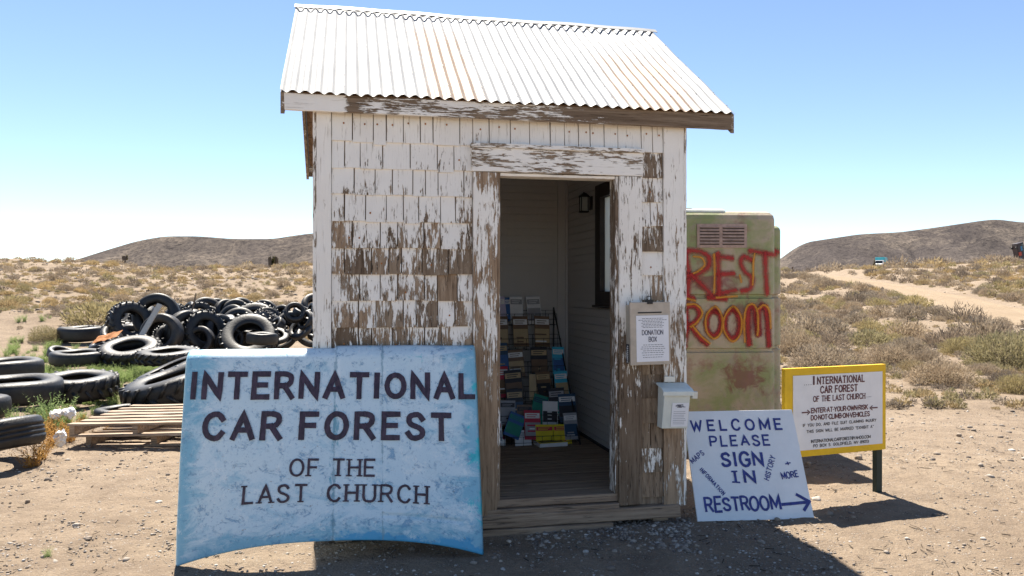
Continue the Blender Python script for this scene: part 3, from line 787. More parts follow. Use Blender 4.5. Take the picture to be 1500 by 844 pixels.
# floor planks, sill, beams, blocks
mb = MB(); v = .07; 
while v < WD - .06:
    mb.box((.06, v, SZ - .03), (W - .06, min(v + .088, WD - .05) - .004, SZ + random.uniform(-.002, .002)), 'floor_wood', tint=random.random()); v += .088
mb.box((.06, .07, SZ - .06), (W - .06, WD - .05, SZ - .031), 'dark_trim')
mb.build('floor', shed)
mb = MB(); mb.box((DL - .003, -.015, SZ - .045), (DR + .003, .068, SZ + .004), 'wood_x', seg=(0, 8), jit=.001); mb.build('door_sill', shed, bevel=.004)
mb = MB(); mb.box((DL - .06, -.05, SZ - .095), (DR - .0, -.0, SZ - .050), 'wood_x', seg=(0, 10), jit=.0015); mb.build('step_board', shed, bevel=.003)
mb = MB(); mb.box((.02, -.062, .035), (W - .03, -.006, .112), 'wood_x', seg=(0, 26), jit=.002); mb.build('rim_beam', shed, bevel=.004)
mb = MB(); mb.box((DL - .25, -.075, -.01), (DR - .05, -.03, .030), 'wood_x', seg=(0, 12), jit=.002); mb.build('skid_board', shed)
for u in (.1, W - .20): 
    mb = MB(); mb.box((u, -.02, -.04), (u + .1, .2, .034), 'wood_x', jit=.003); mb.build('support_block', shed)
    mb = MB(); mb.box((u, WD - .25, -.04), (u + .1, WD - .02, .034), 'wood_x', jit=.003); mb.build('support_block', shed)
mb = MB(); mb.box((.03, .0, .036), (.08, WD, .10), 'wood_y'); mb.box((W - .08, .0, .036), (W - .03, WD, .10), 'wood_y'); mb.build('side_beam', shed)
# corner boards, door casings, header
def board(name, lo, hi, mat, peel, seg, jit=.0012, bevel=.002):
    mb = MB(); mb.box(lo, hi, mat, peel, seg=seg, jit=jit, tint=random.random()); return mb.build(name, shed, bevel=bevel)
board('corner_board', (.0, -.03, .10), (.083, -.0, 2.52), 'peel_z', pw([(0, .55), (1.2, .30), (2, .12), (2.6, .08)]), (2, 40))
board('corner_board', (-.02, -.03, .10), (-.0005, .09, 2.52), 'peel_z', .5, (2, 30))
board('corner_board', (W - .13, -.034, .10), (W + .004, -.0, 2.52), 'peel_z', pw([(0, .95), (.8, .85), (1.1, .62), (1.5, .5), (1.9, .36), (2.3, .18), (2.6, .08)]), (2, 40))
board('corner_board', (W + .0045, -.034, .10), (W + .022, .10, 2.52), 'peel_z', .5, (2, 30))
for u in (-.02, W): board('corner_board', (u, WD - .1, .10), (u + .02, WD + .01, 2.5), 'peel_z', .5, (2, 10))
dfr = bpy.data.objects.new('door_frame', None); COL.objects.link(dfr); dfr.parent = shed
def dboard(name, lo, hi, mat, peel, seg):
    mb = MB(); mb.box(lo, hi, mat, peel, seg=seg, jit=.0012, tint=random.random()); return mb.build(name, dfr, bevel=.003)
dboard('door_casing', (DL - .145, -.046, .085), (DL - .0, -.0, DT + .0), 'peel_z', pw([(0, 1.1), (.8, .95), (1.0, .8), (1.4, .62), (1.8, .46), (2.2, .62)]), (2, 40))
dboard('door_casing', (DR + .0, -.046, .125), (DR + .15, -.0, DT + .0), 'peel_z', pw([(0, 1.1), (.6, .88), (1.0, .78), (1.3, .5), (1.7, .38), (2.2, .5)]), (2, 40))
dboard('door_header', (DL - .155, -.05, DT + .003), (DR + .155, -.0, DT + .145), 'peel_x', lambda p: .42 + .25 * math.exp(-((p[0] - 1.5) / .25) ** 2), (0, 30))
dboard('header_cap', (DL - .16, -.062, DT + .1455), (DR + .16, -.0, DT + .172), 'peel_x', .55, (0, 20))
dboard('door_jamb', (DL + .0005, -.03, SZ + .005), (DL + .02, .08, DT - .001), 'peel_z', .75, (2, 20))
dboard('door_jamb', (DR - .02, -.03, SZ + .005), (DR - .0005, .08, DT - .001), 'peel_z', .75, (2, 20))
dboard('door_jamb', (DL + .021, -.028, DT - .018), (DR - .021, .08, DT - .0005), 'peel_x', .25, (0, 10))
# roof
sl_ = (ZR - ZE) / (RD / 2); L_ = math.hypot(ZR - ZE, RD / 2)
def roof_pt(u, s, rear, n=0):
    """u along the eave, s distance down from the ridge, n along the outward normal"""
    c, sn = (RD / 2) / L_, (ZR - ZE) / L_
    v = RD / 2 - OF + (s * c + n * sn) * (1 if rear else -1); z = ZR - s * sn + n * c
    return (u, v, z)
def corrugated(rear):
    mb = MB(); u0, u1 = -OL, W + OR; pit = .0685; n = int((u1 - u0) / pit * 8); rows = 14
    vs = []; fs = []
    for side, dz in ((0, 0.), (1, -.0012)):
        for i in range(n + 1):
            u = u0 + (u1 - u0) * i / n; hgt = .0085 * math.cos(2 * math.pi * (u - u0) / pit)
            for j in range(rows + 1):
                s = -.0 + (L_ + .018) * j / rows
                wob = .0022 * math.sin(u * 5.1 + j * .8) + .0015 * math.sin(u * 13 + j * 1.9)
                e = .006 * math.sin(u * 7.3) if j == rows else 0
                vs.append(roof_pt(u, s + e, rear, .016 + hgt + wob + dz))
    k = rows + 1; N = (n + 1) * k; E2 = 2 * N; vs += [vs[i * k + rows] for i in range(n + 1)] + [vs[N + i * k + rows] for i in range(n + 1)]
    for i in range(n):
        for j in range(rows):
            q = (i * k + j, i * k + j + 1, (i + 1) * k + j + 1, (i + 1) * k + j)
            if rear: q = q[::-1]
            fs.append(q); fs.append(tuple(N + x for x in q[::-1]))
        q = (E2 + i, E2 + n + 1 + i, E2 + n + 2 + i, E2 + i + 1); fs.append(q)
    mb.add(vs, fs, 'galvanised')
    random.seed(5)
    if not rear:          # screw heads in irregular columns on the crests
        u = u0 + pit
        while u < u1 - .02:
            s = .10 + random.random() * .05
            while s < L_:
                c = roof_pt(u + random.uniform(-.004, .004), s + random.uniform(-.02, .02), rear, .029)
                pts = [(c[0] + .0058 * math.cos(t), c[1] + .0058 * math.sin(t) * .8, c[2] + .0058 * math.sin(t) * .6) for t in [q * math.pi / 3 for q in range(6)]]
                mb.add(pts, [tuple(range(6))], 'screw')
                s += random.choice((.14, .17, .2, .28))
            u += pit * random.choice((1, 2, 2, 3, 3))
    return mb.build('corrugated_sheet', shed, smooth=True)
corrugated(False); corrugated(True)
mb = MB()
for rear in (False, True):
    prev = None; vs = []; n = 60
    for i in range(n + 1):
        u = -OL - .01 + (W + OR + OL + .02) * i / n; wv = .003 * math.sin(u * 4) + .002 * math.sin(u * 11)
        vs += [roof_pt(u, .0, rear, .040 + wv), roof_pt(u, .055, rear, .036 + wv), roof_pt(u, .056, rear, .032 + wv)]
    fs = [(3 * i + q, 3 * i + q + 1, 3 * i + q + 4, 3 * i + q + 3) for i in range(n) for q in (0, 1)]
    if rear: fs = [f[::-1] for f in fs]
    mb.add(vs, fs, 'galvanised')
mb.build('ridge_cap', shed)
for rear in (False, True):       # roof boards under the metal
    mb = MB(); n = 9
    for i in range(n):
        s0 = .01 + (L_ - .02) * i / n; s1 = .01 + (L_ - .02) * (i + 1) / n - .004
        P = [roof_pt(-OL + .03, s0, rear, -.02), roof_pt(W + OR - .03, s0, rear, -.02), roof_pt(W + OR - .03, s1, rear, -.02), roof_pt(-OL + .03, s1, rear, -.02)]
        Q = [roof_pt(-OL + .03, s0, rear, .0), roof_pt(W + OR - .03, s0, rear, .0), roof_pt(W + OR - .03, s1, rear, .0), roof_pt(-OL + .03, s1, rear, .0)]
        mb.add(P + Q, [(0, 1, 2, 3), (7, 6, 5, 4), (0, 4, 5, 1), (1, 5, 6, 2), (2, 6, 7, 3), (3, 7, 4, 0)], 'wood_y', 0, random.random())
    mb.build('roof_boards', shed)
# fascia boards along the eaves and rake boards up the gables
def fascia(lo, hi, fn):
    mb = MB(); mb.box(lo, hi, 'peel_x', fn, seg=(0, 60), jit=.0012, tint=random.random()); return mb.build('fascia_board', shed, bevel=.002)
fp = lambda p: float(np.interp(p[0], [-.2, 0, .16, .17, .35, .6, 1.1, 1.5, 2.0, 2.6], [.25, .25, .3, .98, .55, .5, .62, .8, .98, 1.1]))
fascia((-OL + .02, -OF - .0, ZE - .098), (W + OR - .02, -OF + .022, ZE - .002), fp)
fascia((-OL + .02, RD - OF - .022, ZE - .098), (W + OR - .02, RD - OF, ZE - .002), lambda p: .6)
for u in (-OL, W + OR - .022):
    for rear in (False, True):
        mb = MB(); P = []
        for s, q in ((0.0, 0), (0, 1), (L_ - .0, 1), (L_ - .0, 0)):
            a = roof_pt(u, s, rear, -.002); P.append((a[0], a[1], a[2] - (.12 if q else 0)))
        Q = [(p[0] + .022, p[1], p[2]) for p in P]
        mb.add(P + Q, [(0, 1, 2, 3), (7, 6, 5, 4), (0, 4, 5, 1), (1, 5, 6, 2), (2, 6, 7, 3), (3, 7, 4, 0)], 'peel_y', .9, .5)
        mb.build('rake_board', shed)
for rear in (False, True):
    mb = MB()
    for u in (.03, .78, 1.5, W - .07):
        P = [roof_pt(u, .02, rear, -.021), roof_pt(u, L_ - .05, rear, -.021)]; 
        vs = [P[0], (P[0][0] + .04, P[0][1], P[0][2]), (P[0][0] + .04, P[0][1], P[0][2] - .09), (P[0][0], P[0][1], P[0][2] - .09)] + [P[1], (P[1][0] + .04, P[1][1], P[1][2]), (P[1][0] + .04, P[1][1], P[1][2] - .07), (P[1][0], P[1][1], P[1][2] - .07)]
        mb.add(vs, [(0, 1, 2, 3), (7, 6, 5, 4), (0, 4, 5, 1), (1, 5, 6, 2), (2, 6, 7, 3), (3, 7, 4, 0)], 'wood_y')
    mb.build('rafter', shed)

def in_shed(o):
    """put a separate thing at a place given in the shed's own directions"""
    o.matrix_world = SM @ o.matrix_basis; return o

# lantern on the indoor wall
lan = thing('wall_lantern', 'small dark metal lantern on the indoor wall beside the window', 'lantern', (W - .07, 1.66, 2.19))
mb = MB(); mb.box((-.014, -.03, -.05), (-.001, .03, .06), 'black_metal'); mb.tube([(-.01, 0, .05), (-.05, 0, .085), (-.07, 0, .07)], .005, 'black_metal'); mb.build('bracket', lan)
mb = MB(); mb.box((-.105, -.035, .055), (-.035, .035, .065), 'black_metal'); mb.box((-.105, -.035, -.075), (-.035, .035, -.065), 'black_metal')
for a in (-.102, -.044):
    for b in (-.032, .026): mb.box((a, b, -.065), (a + .006, b + .006, .055), 'black_metal')
mb.add([(-.105, -.035, .065), (-.035, -.035, .065), (-.035, .035, .065), (-.105, .035, .065), (-.07, 0, .1)], [(0, 1, 4), (1, 2, 4), (2, 3, 4), (3, 0, 4)], 'black_metal'); mb.build('cage', lan)
mb = MB(); mb.box((-.095, -.025, -.064), (-.045, .025, .054), 'frosted_glass'); mb.build('glass', lan)
in_shed(lan)

# ------------------------------------------------------------------ wire rack and its leaflets
rack = thing('wire_rack', 'black wire display rack with six sloping tiers standing inside the shed', 'rack', (0, 0, 0))
RU0, RU1 = 1.02, 2.04
TI = [(1.245, 2.30), (1.03, 2.16), (.80, 2.00), (.60, 1.86), (.42, 1.72), (.27, 1.58)]     # rim height, depth
def wires(name, segs, r=.003): 
    mb = MB()
    for s in segs: mb.tube(s, r, 'black_metal', 5)
    return mb.build(name, rack)
wires('side_frame', [[(RU1, 2.36, 1.30), (RU1, 1.52, SZ + .03), (RU1, 1.50, SZ)], [(RU1, 2.36, 1.30), (RU1, 2.36, SZ)], [(RU1, 1.52, SZ + .03), (RU1, 2.36, SZ + .03)]], .007)
wires('side_frame', [[(RU0, 2.36, 1.30), (RU0, 1.52, SZ + .03), (RU0, 1.50, SZ)], [(RU0, 2.36, 1.30), (RU0, 2.36, SZ)], [(RU0, 1.52, SZ + .03), (RU0, 2.36, SZ + .03)]], .007)
for z, v in TI:
    s = []
    for dz in (0, -.05, -.1): s.append([(RU0, v - .05, z + dz), (RU1, v - .05, z + dz)])
    s.append([(RU0, v + .05, z - .1), (RU1, v + .05, z - .1)]); s.append([(RU0, v + .06, z + .03), (RU1, v + .06, z + .03)])
    n = 13
    for i in range(n + 1):
        u = RU0 + (RU1 - RU0) * i / n; s.append([(u, v - .05, z), (u, v - .05, z - .1), (u, v + .05, z - .1), (u, v + .06, z + .03)])
    wires('basket', s, .0022)
in_shed(rack)
def leaflet(u, tier, w_, h_, cols, label, dz=0., lean=.28, roll=0., dv=0.):
    """thin folded leaflet standing in a tier: cover, title band and picture printed on one mesh"""
    z, v = TI[tier]; mb = MB(); t = .006
    mb.box((-w_ / 2, -t, 0), (w_ / 2, 0, h_), 'print_' + cols[0])
    mb.box((-w_ / 2 + .006, -t - .0006, h_ * .72), (w_ / 2 - .006, -t - .0001, h_ * .90), 'print_' + cols[1])
    mb.box((-w_ / 2 + .004, -t - .0006, h_ * .12), (w_ / 2 - .004, -t - .0001, h_ * .58), 'print_' + cols[2])
    for q in range(random.randrange(2, 5)):
        a = random.uniform(.05, .48) * w_; zz = h_ * (.14 + random.uniform(.08, .13) * q)
        mb.box((-a, -t - .0012, zz), (a * .6, -t - .0007, zz + h_ * .05), 'print_' + random.choice(cols))
    for q in range(2): mb.box((-w_ * .35, -t - .0012, h_ * (.76 + .07 * q)), (w_ * (.2 + .1 * q), -t - .0007, h_ * (.785 + .07 * q)), 'print_' + cols[0])
    o = mb.build('leaflet'); tag(o, label, 'leaflet', 'leaflets in the wire rack')
    o.location = (u, v - .01 + dv, z - .095 + dz); o.rotation_euler = (-lean, roll, random.uniform(-.12, .12))
    in_shed(o)
random.seed(4)
LF = [
 (1.19, 0, .09, .20, ('white', 'grey', 'lilac'), 'white leaflet half hidden at the left end of the top tier', 0),
 (1.36, 0, .13, .25, ('yellow', 'black', 'yellow'), 'yellow leaflet, the only yellow one in the top tier', 0),
 (1.53, 0, .12, .26, ('lilac', 'white', 'lilac'), 'pale lilac leaflet beside the yellow one in the top tier', 0),
 (1.68, 0, .12, .26, ('white', 'grey', 'white'), 'white printed leaflet, second from the right in the top tier', 0),
 (1.85, 0, .13, .26, ('white', 'grey', 'grey'), 'white printed leaflet at the right end of the top tier', 0),
 (1.16, 1, .12, .24, ('grey', 'white', 'black'), 'dark grey leaflet at the left end of the second tier', .0),
 (1.31, 1, .12, .22, ('blue', 'white', 'blue'), 'blue leaflet with pale title in the second tier', -.02),
 (1.50, 1, .14, .28, ('brown', 'white', 'tan'), 'leftmost of three brown leaflets with a white band', .02),
 (1.69, 1, .14, .28, ('brown', 'white', 'tan'), 'middle one of three brown leaflets with a white band', .02),
 (1.88, 1, .14, .28, ('brown', 'white', 'tan'), 'rightmost of three brown leaflets with a white band', .02),
 (1.15, 2, .10, .20, ('blue', 'lilac', 'darkblue'), 'dark blue leaflet at the left end of the third tier', 0),
 (1.36, 2, .13, .16, ('white', 'grey', 'white'), 'small tilted white card in the third tier', .04),
 (1.62, 2, .14, .24, ('brown', 'white', 'tan'), 'brown leaflet with white band in the middle of the third tier', 0),
 (1.82, 2, .15, .26, ('black', 'tan', 'brown'), 'black and brown leaflet beside the light blue ones, third tier', 0),
 (1.99, 2, .11, .24, ('cyan', 'white', 'blue'), 'light blue leaflet at the right end of the third tier', .02),
 (1.15, 3, .10, .20, ('cyan', 'white', 'blue'), 'light blue leaflet at the left end of the fourth tier', 0),
 (1.37, 3, .15, .24, ('tan', 'grey', 'blue'), 'tan leaflet with a blue picture in the fourth tier', .02),
 (1.57, 3, .15, .26, ('black', 'tan', 'brown'), 'large dark leaflet in the middle of the fourth tier', .02),
 (1.72, 3, .06, .22, ('tan', 'tan', 'tan'), 'narrow tan leaflet in the fourth tier', .02),
 (1.83, 3, .13, .24, ('brown', 'tan', 'black'), 'dark brown leaflet left of the light blue one, fourth tier', .02),
 (1.99, 3, .12, .24, ('cyan', 'white', 'tan'), 'light blue leaflet at the right end of the fourth tier', .02),
 (1.14, 4, .14, .20, ('cyan', 'white', 'cyan'), 'tilted light blue leaflet at the left end of the fifth tier', .06),
 (1.30, 4, .17, .22, ('green', 'blue', 'purple'), 'green and purple map leaflet in the fifth tier', -.02),
 (1.47, 4, .13, .20, ('grey', 'black', 'grey'), 'grey leaflet in the middle of the fifth tier', .02),
 (1.62, 4, .13, .18, ('brown', 'black', 'brown'), 'small brown leaflet in the fifth tier', .0),
 (1.84, 4, .13, .20, ('white', 'white', 'black'), 'white card with a dark bird-like picture, right half of the fifth tier', .0),
 (1.72, 4, .13, .24, ('green', 'darkblue', 'green'), 'dark green leaflet tilted behind the white card', .02),
 (2.00, 4, .15, .24, ('darkblue', 'white', 'black'), 'dark blue leaflet at the right end of the fifth tier', .02),
 (1.20, 5, .13, .18, ('white', 'grey', 'red'), 'white and red leaflet at the left end of the bottom tier', .04),
 (1.34, 5, .13, .18, ('white', 'red', 'grey'), 'white leaflet with red print in the bottom tier', .04),
 (1.47, 5, .14, .20, ('blue', 'green', 'green'), 'tilted blue and green leaflet in the bottom tier', .09),
 (1.58, 5, .14, .16, ('white', 'grey', 'white'), 'white leaflet in the middle of the bottom tier', -.02),
 (1.76, 5, .15, .18, ('yellow', 'red', 'yellow'), 'left one of two wide yellow leaflets in the bottom tier', .0),
 (1.91, 5, .15, .18, ('yellow', 'red', 'yellow'), 'right one of two wide yellow leaflets in the bottom tier', .0),
]
LF += [
 (1.25, 2, .13, .24, ('purple', 'white', 'black'), 'purple leaflet behind the small white card, third tier', .03),
 (1.49, 2, .12, .25, ('darkblue', 'tan', 'blue'), 'dark blue leaflet behind the brown ones, third tier', .05),
 (1.26, 3, .12, .24, ('black', 'white', 'grey'), 'black leaflet left of the tan one, fourth tier', .03),
 (1.47, 3, .12, .27, ('red', 'white', 'brown'), 'dark red leaflet behind the large dark one, fourth tier', .04),
 (1.22, 4, .13, .26, ('grey', 'white', 'blue'), 'grey leaflet behind the green and purple map', .05),
 (1.55, 4, .14, .26, ('black', 'tan', 'darkblue'), 'black leaflet behind the small brown one, fifth tier', .05),
 (1.92, 4, .14, .27, ('black', 'grey', 'green'), 'black leaflet behind the white card, fifth tier', .04),
 (1.66, 5, .14, .24, ('red', 'white', 'grey'), 'red leaflet behind the wide yellow ones, bottom tier', .06),
 (1.28, 5, .16, .22, ('red', 'black', 'red'), 'wide red leaflet behind the white ones, bottom tier', .06),
 (1.99, 5, .12, .22, ('grey', 'white', 'darkblue'), 'grey leaflet at the right end of the bottom tier', .05),
 (1.60, 0, .10, .22, ('blue', 'white', 'blue'), 'blue leaflet behind the white ones in the top tier', .03),
]
BEHIND = len(LF) - 11
for (u, t, w_, h_, c, lb, dz) in LF: leaflet(u, t, w_, h_, c, lb, dz, roll=random.uniform(-.07, .07) + (.35 if 'tilted' in lb else 0), dv=random.uniform(-.012, .012) + (.022 if 'behind' in lb else 0))
def booklet(u, v, w_, d_, h_, c, lb, rz=.1):
    mb = MB(); mb.box((-w_ / 2, -d_ / 2, 0), (w_ / 2, d_ / 2, h_), 'print_white'); mb.box((-w_ / 2 + .003, -d_ / 2 + .002, h_), (w_ / 2 - .003, d_ / 2 - .002, h_ + .002), c)
    mb.box((-w_ / 2 + .02, -d_ / 2 + .02, h_ + .0025), (w_ / 2 - .03, d_ / 2 - .06, h_ + .004), 'print_black')
    o = mb.build('booklet'); tag(o, lb, 'booklet'); o.location = (u, v, SZ + .002); o.rotation_euler = (0, 0, rz); in_shed(o)
booklet(1.80, 1.56, .24, .17, .03, 'print_yellow', 'stack of yellow booklets lying on the floor under the rack', .1)
booklet(1.30, 1.70, .3, .14, .05, 'print_red', 'red booklets lying on the floor at the rack foot', -.2)

# ------------------------------------------------------------------ donation box, leaflet mailbox
don = thing('donation_box', 'flat beige wooden donation box with a printed notice, on the right of the doorway', 'donation box', (1.995, -.047, 1.19))
mb = MB(); mb.box((-.125, -.075, -.17), (.125, 0, .185), 'box_side'); mb.build('box_body', don, bevel=.004)
mb = MB(); mb.box((-.13, -.092, -.185), (.13, -.0755, .20), 'box_wood', seg=(0, 4), jit=.001); mb.build('front_board', don, bevel=.003)
mb = MB(); mb.box((-.08, -.094, .132), (.075, -.0922, .140), 'black_metal'); mb.build('coin_slot', don)
mb = MB(); mb.box((-.018, -.098, .188), (.016, -.06, .215), 'black_metal'); mb.tube([(-.012, -.08, .215), (-.012, -.075, .235), (.01, -.075, .235), (.01, -.08, .215)], .003, 'black_metal'); mb.build('hasp', don)
mb = MB(); mb.box((-.092, -.0955, -.165), (.118, -.0925, .118), 'paper')
surf = lambda x, y, n: (x, -.0957 - n * .4, y)
text(mb, 'DONATION', -.055, .0, .135, .028, .0042, surf, 'ink'); text(mb, 'BOX', -.012, -.042, .05, .028, .0042, surf, 'ink')
random.seed(8)
for y in (.100, .090, .081, .072, .063, .054, .045, -.062, -.074, -.086, -.098, -.110, -.124, -.138):
    a = random.uniform(.06, .095); x = .013 - a
    while x < .013 + a:
        w2 = random.uniform(.008, .02); ribbon(mb, [(x, y), (min(x + w2, .013 + a), y)], .0028, surf, 'ink', cap=0); x += w2 + .004
mb.build('paper_notice', don); in_shed(don)
don.rotation_euler.y = R(-1)
st = MB(); st.box((-.001, -.022, -.06), (.001, .022, .06), 'print_black')
for q in range(9): st.box((-.0022, -.016, -.052 + q * .012), (-.0012, random.uniform(.0, .016), -.046 + q * .012), 'print_white')
o = st.build('sticker'); tag(o, 'narrow black and white sticker on the side of the donation box', 'sticker'); o.location = (1.866, -.085, 1.07); in_shed(o)

mbx = thing('leaflet_mailbox', 'pale green plastic mailbox with a sloping lid and a printed sheet, below the donation box', 'mailbox', (2.168, -.037, .735), (0, R(1.5), 0))
mbx.scale = (.86, .86, .88)
mb = MB()
P = [(-.105, -.005), (.105, -.005)]
prof = [(0, -.15), (-.09, -.15), (-.125, .10), (-.118, .112), (0, .15)]
vs = [(x, y, z) for x in (-.10, .10) for y, z in prof]
n = len(prof); mb.add(vs, [tuple(range(n)), tuple(range(2 * n - 1, n - 1, -1))] + [(i, i + n, (i + 1) % n + n, (i + 1) % n) for i in range(n)], 'mailbox_paint'); mb.build('box_body', mbx, bevel=.006)
mb = MB(); prof = [(0, .155), (0, .166), (-.115, .136), (-.148, .118), (-.148, .088), (-.142, .088), (-.139, .112), (-.110, .126)]
vs = [(x, y, z) for x in (-.118, .118) for y, z in prof]; n = len(prof)
mb.add(vs, [tuple(range(n)), tuple(range(2 * n - 1, n - 1, -1))] + [(i, i + n, (i + 1) % n + n, (i + 1) % n) for i in range(n)], 'mailbox_paint'); mb.build('lid', mbx, bevel=.003)
mb = MB(); mb.box((-.055, -.012, .17), (.03, -.0, .21), 'pale_metal'); mb.build('bracket', mbx, bevel=.002)
mb = MB(); mb.tube([(.10, -.06, .06), (.145, -.06, .105)], .012, 'pale_metal', 8); mb.box((.135, -.085, .06), (.175, -.05, .11), 'pale_metal'); mb.build('flag', mbx, bevel=.003)
def face(x, y, n): 
    t = (y + .15) / .25; return (x, -.091 - .035 * t - n * .5 - .003, y)
mb = MB(); mb.add([face(-.035, -.135, 0), face(.092, -.135, 0), face(.092, .035, 0), face(-.035, .035, 0)], [(0, 1, 2, 3)], 'paper')
for q in range(8):
    y = -.115 + q * .0125; ribbon(mb, [(-.022, y), (.08 - random.random() * .02, y)], .002, face, 'ink', cap=0)
for q in range(7):
    x0 = random.uniform(-.012, .02); ribbon(mb, [(x0, .004 + q * .003), (x0 + random.uniform(.03, .05), .003 + q * .0032)], .0045, face, 'ink', cap=0)
mb.build('paper_sheet', mbx); in_shed(mbx)

# ------------------------------------------------------------------ the car hood sign
HB = (Vector((-1.784, 4.123, 0)), Vector((-.154, 4.314, 0))); HT = (Vector((-1.807, 4.330, 1.150)), Vector((-.215, 4.615, 1.145)))
hn = ((HB[1] - HB[0]).cross(HT[0] - HB[0])).normalized() * 1.0
if hn.y > 0: hn = -hn
def hood_base(s, t):
    p = (HB[0].lerp(HB[1], s)).lerp(HT[0].lerp(HT[1], s), t)
    lift = .118 * (1 - abs(2 * s - 1) ** 2.4) * (1 - t) ** 3
    p = p + Vector((0, 0, lift)) + Vector((.0, .0, 0))
    bow = .055 * (1 - (2 * s - 1) ** 2) * (1 - .35 * t)
    bow += .02 * math.sin(math.pi * t)
    # pressed creases and a shallow panel line
    bow -= .006 * math.exp(-((s - .505) / .006) ** 2) + .007 * math.exp(-((s - .665) / .005) ** 2) * (1 if t > .2 else 0) - .003 * math.exp(-((s - .52) / .008) ** 2)
    bow += .003 * mn.noise(Vector((s * 9, t * 7, 2))) + .004 * mn.noise(Vector((s * 3, t * 3, 5)))
    if t < .7 and .66 < s < .93: bow -= .009 * math.exp(-((t - .145 + .03 * (s - .66)) / .006) ** 2)
    if t < .16: bow -= .010 * ((.16 - t) / .16) ** 2
    rl = 0
    if t > .93: rl = ((t - .93) / .07) ** 2
    bow -= rl * .055
    if s < .014: bow -= .03 * ((.014 - s) / .014) ** 2
    if s > .988: bow -= .025 * ((s - .988) / .012) ** 2
    top = -.012 * rl * (1 if s < .5 else 0)
    return p + hn * bow + Vector((0, 0, top + .004 * mn.noise(Vector((s * 6, 3, 0))) * (1 if t > .9 else 0)))
def hood_st(px, py):
    s, t = .5, .5
    def pr(s, t): p = hood_base(s, t); return CX + F * p.x / p.y, HY - F * (p.z - CH) / p.y
    for _ in range(12):
        a = pr(s, t); b = pr(s + .01, t); c = pr(s, t + .01)
        J = np.array([[(b[0] - a[0]) / .01, (c[0] - a[0]) / .01], [(b[1] - a[1]) / .01, (c[1] - a[1]) / .01]])
        d = np.linalg.solve(J, [px - a[0], py - a[1]]); s += d[0]; t += d[1]
    return s, t
hood = thing('car_hood_sign', 'large pale blue car hood painted with black lettering, leaning on the shed front', 'sign', (-.97, 4.3, 0))
HL = Vector((-.97, 4.3, 0))
ns, nt_ = 150, 110
S, T = np.meshgrid(np.linspace(0, 1, ns), np.linspace(0, 1, nt_), indexing='ij')
V = np.array([hood_base(s, t) - HL for s, t in zip(S.ravel(), T.ravel())])
i, j = np.meshgrid(np.arange(ns - 1), np.arange(nt_ - 1), indexing='ij')
Fq = np.stack([i * nt_ + j, (i + 1) * nt_ + j, (i + 1) * nt_ + j + 1, i * nt_ + j + 1], -1).reshape(-1, 4)
me = np_mesh('hood_panel', V, Fq, 'hood_paint', smooth=True)
uv = me.uv_layers.new(name='UVMap'); li = Fq.ravel(); UV = np.stack([S.ravel()[li], T.ravel()[li]], 1)
uv.data.foreach_set('uv', UV.astype(np.float32).ravel())
hp = link(me, 'hood_panel', hood); sd = hp.modifiers.new('thick', 'SOLIDIFY'); sd.thickness = .012; sd.offset = -1
HW, HH = 1.65, 1.16
def hsurf(x, y, n):
    s, t = x / HW, y / HH; e = .004
    p = hood_base(s, t); a = hood_base(s + e, t) - p; b = hood_base(s, t + e) - p
    nn = a.cross(b).normalized(); nn = nn if nn.y < 0 else -nn
    return p - HL + nn * n
def hood_text(s, xa, xb, yt, yb, sw, **kw):
    hm = MB()
    s0, t0 = hood_st(xa, yb); s1, t1 = hood_st(xb, yb); _, t2 = hood_st((xa + xb) / 2, yt); tm = hood_st((xa + xb) / 2, yb)[1]
    x0, y0, x1, y1 = s0 * HW, t0 * HH, s1 * HW, t1 * HH
    text(hm, s, x0 + sw * .5, y0 + sw * .5, math.hypot(x1 - x0, y1 - y0) - sw, (t2 - tm) * HH - sw, sw, hsurf, 'dark_letter', dirx=(x1 - x0, y1 - y0), off=.0045, **kw)
    hm.build('lettering', hood)
random.seed(21)
hood_text('INTERNATIONAL', 277, 696, 546, 586, .0300, gap=.44, hand=.05, wob=.07, cap=.9)
hood_text('CAR FOREST', 295, 662, 605, 647, .0310, gap=.46, hand=.05, wob=.07, wordgap=.02, cap=.9)
hood_text('OF THE', 423, 550, 672, 699, .0135, gap=.34, serif=True, hand=.03, wob=.12, wordgap=.3)
hood_text('LAST CHURCH', 354, 627, 713, 740, .0145, gap=.40, serif=True, hand=.03, wob=.12, wordgap=.55)

# ------------------------------------------------------------------ welcome sign
def quad_surf(BL, BR, TL, TR):
    BL, BR, TL, TR = map(Vector, (BL, BR, TL, TR)); nn = (BR - BL).cross(TL - BL).normalized()
    if nn.y > 0: nn = -nn
    w_, h_ = (BR - BL).length, (TL - BL).length
    return (lambda x, y, n: (BL.lerp(BR, x / w_)).lerp(TL.lerp(TR, x / w_), y / h_) + nn * n), w_, h_, nn
def board_mesh(mb, BL, BR, TL, TR, th, mat, nn):
    f = [Vector(p) for p in (BL, BR, TR, TL)]; b = [p - nn * th for p in f]
    mb.add(f + b, [(0, 1, 2, 3), (7, 6, 5, 4), (0, 4, 5, 1), (1, 5, 6, 2), (2, 6, 7, 3), (3, 7, 4, 0)], mat)
def sub(v, o): return Vector(v) - Vector(o)
O = (1.5, 5.0, 0)
c4 = [sub(v, O) for v in ((at(1022, 4.945), 4.945, .0), (at(1193, 5.01), 5.01, .0), (at(1001, 5.19), 5.19, zat(603, 5.19)), (at(1160, 5.26), 5.26, zat(600, 5.26)))]
ws = thing('welcome_sign', 'white board with blue handwriting, welcome please sign in and restroom arrow, leaning on the ground', 'sign', O)
wsurf, ww, wh, wn = quad_surf(*c4)
mb = MB(); board_mesh(mb, *c4, .015, 'white_board', wn); mb.build('board', ws, bevel=.002)
random.seed(31); mb = MB()
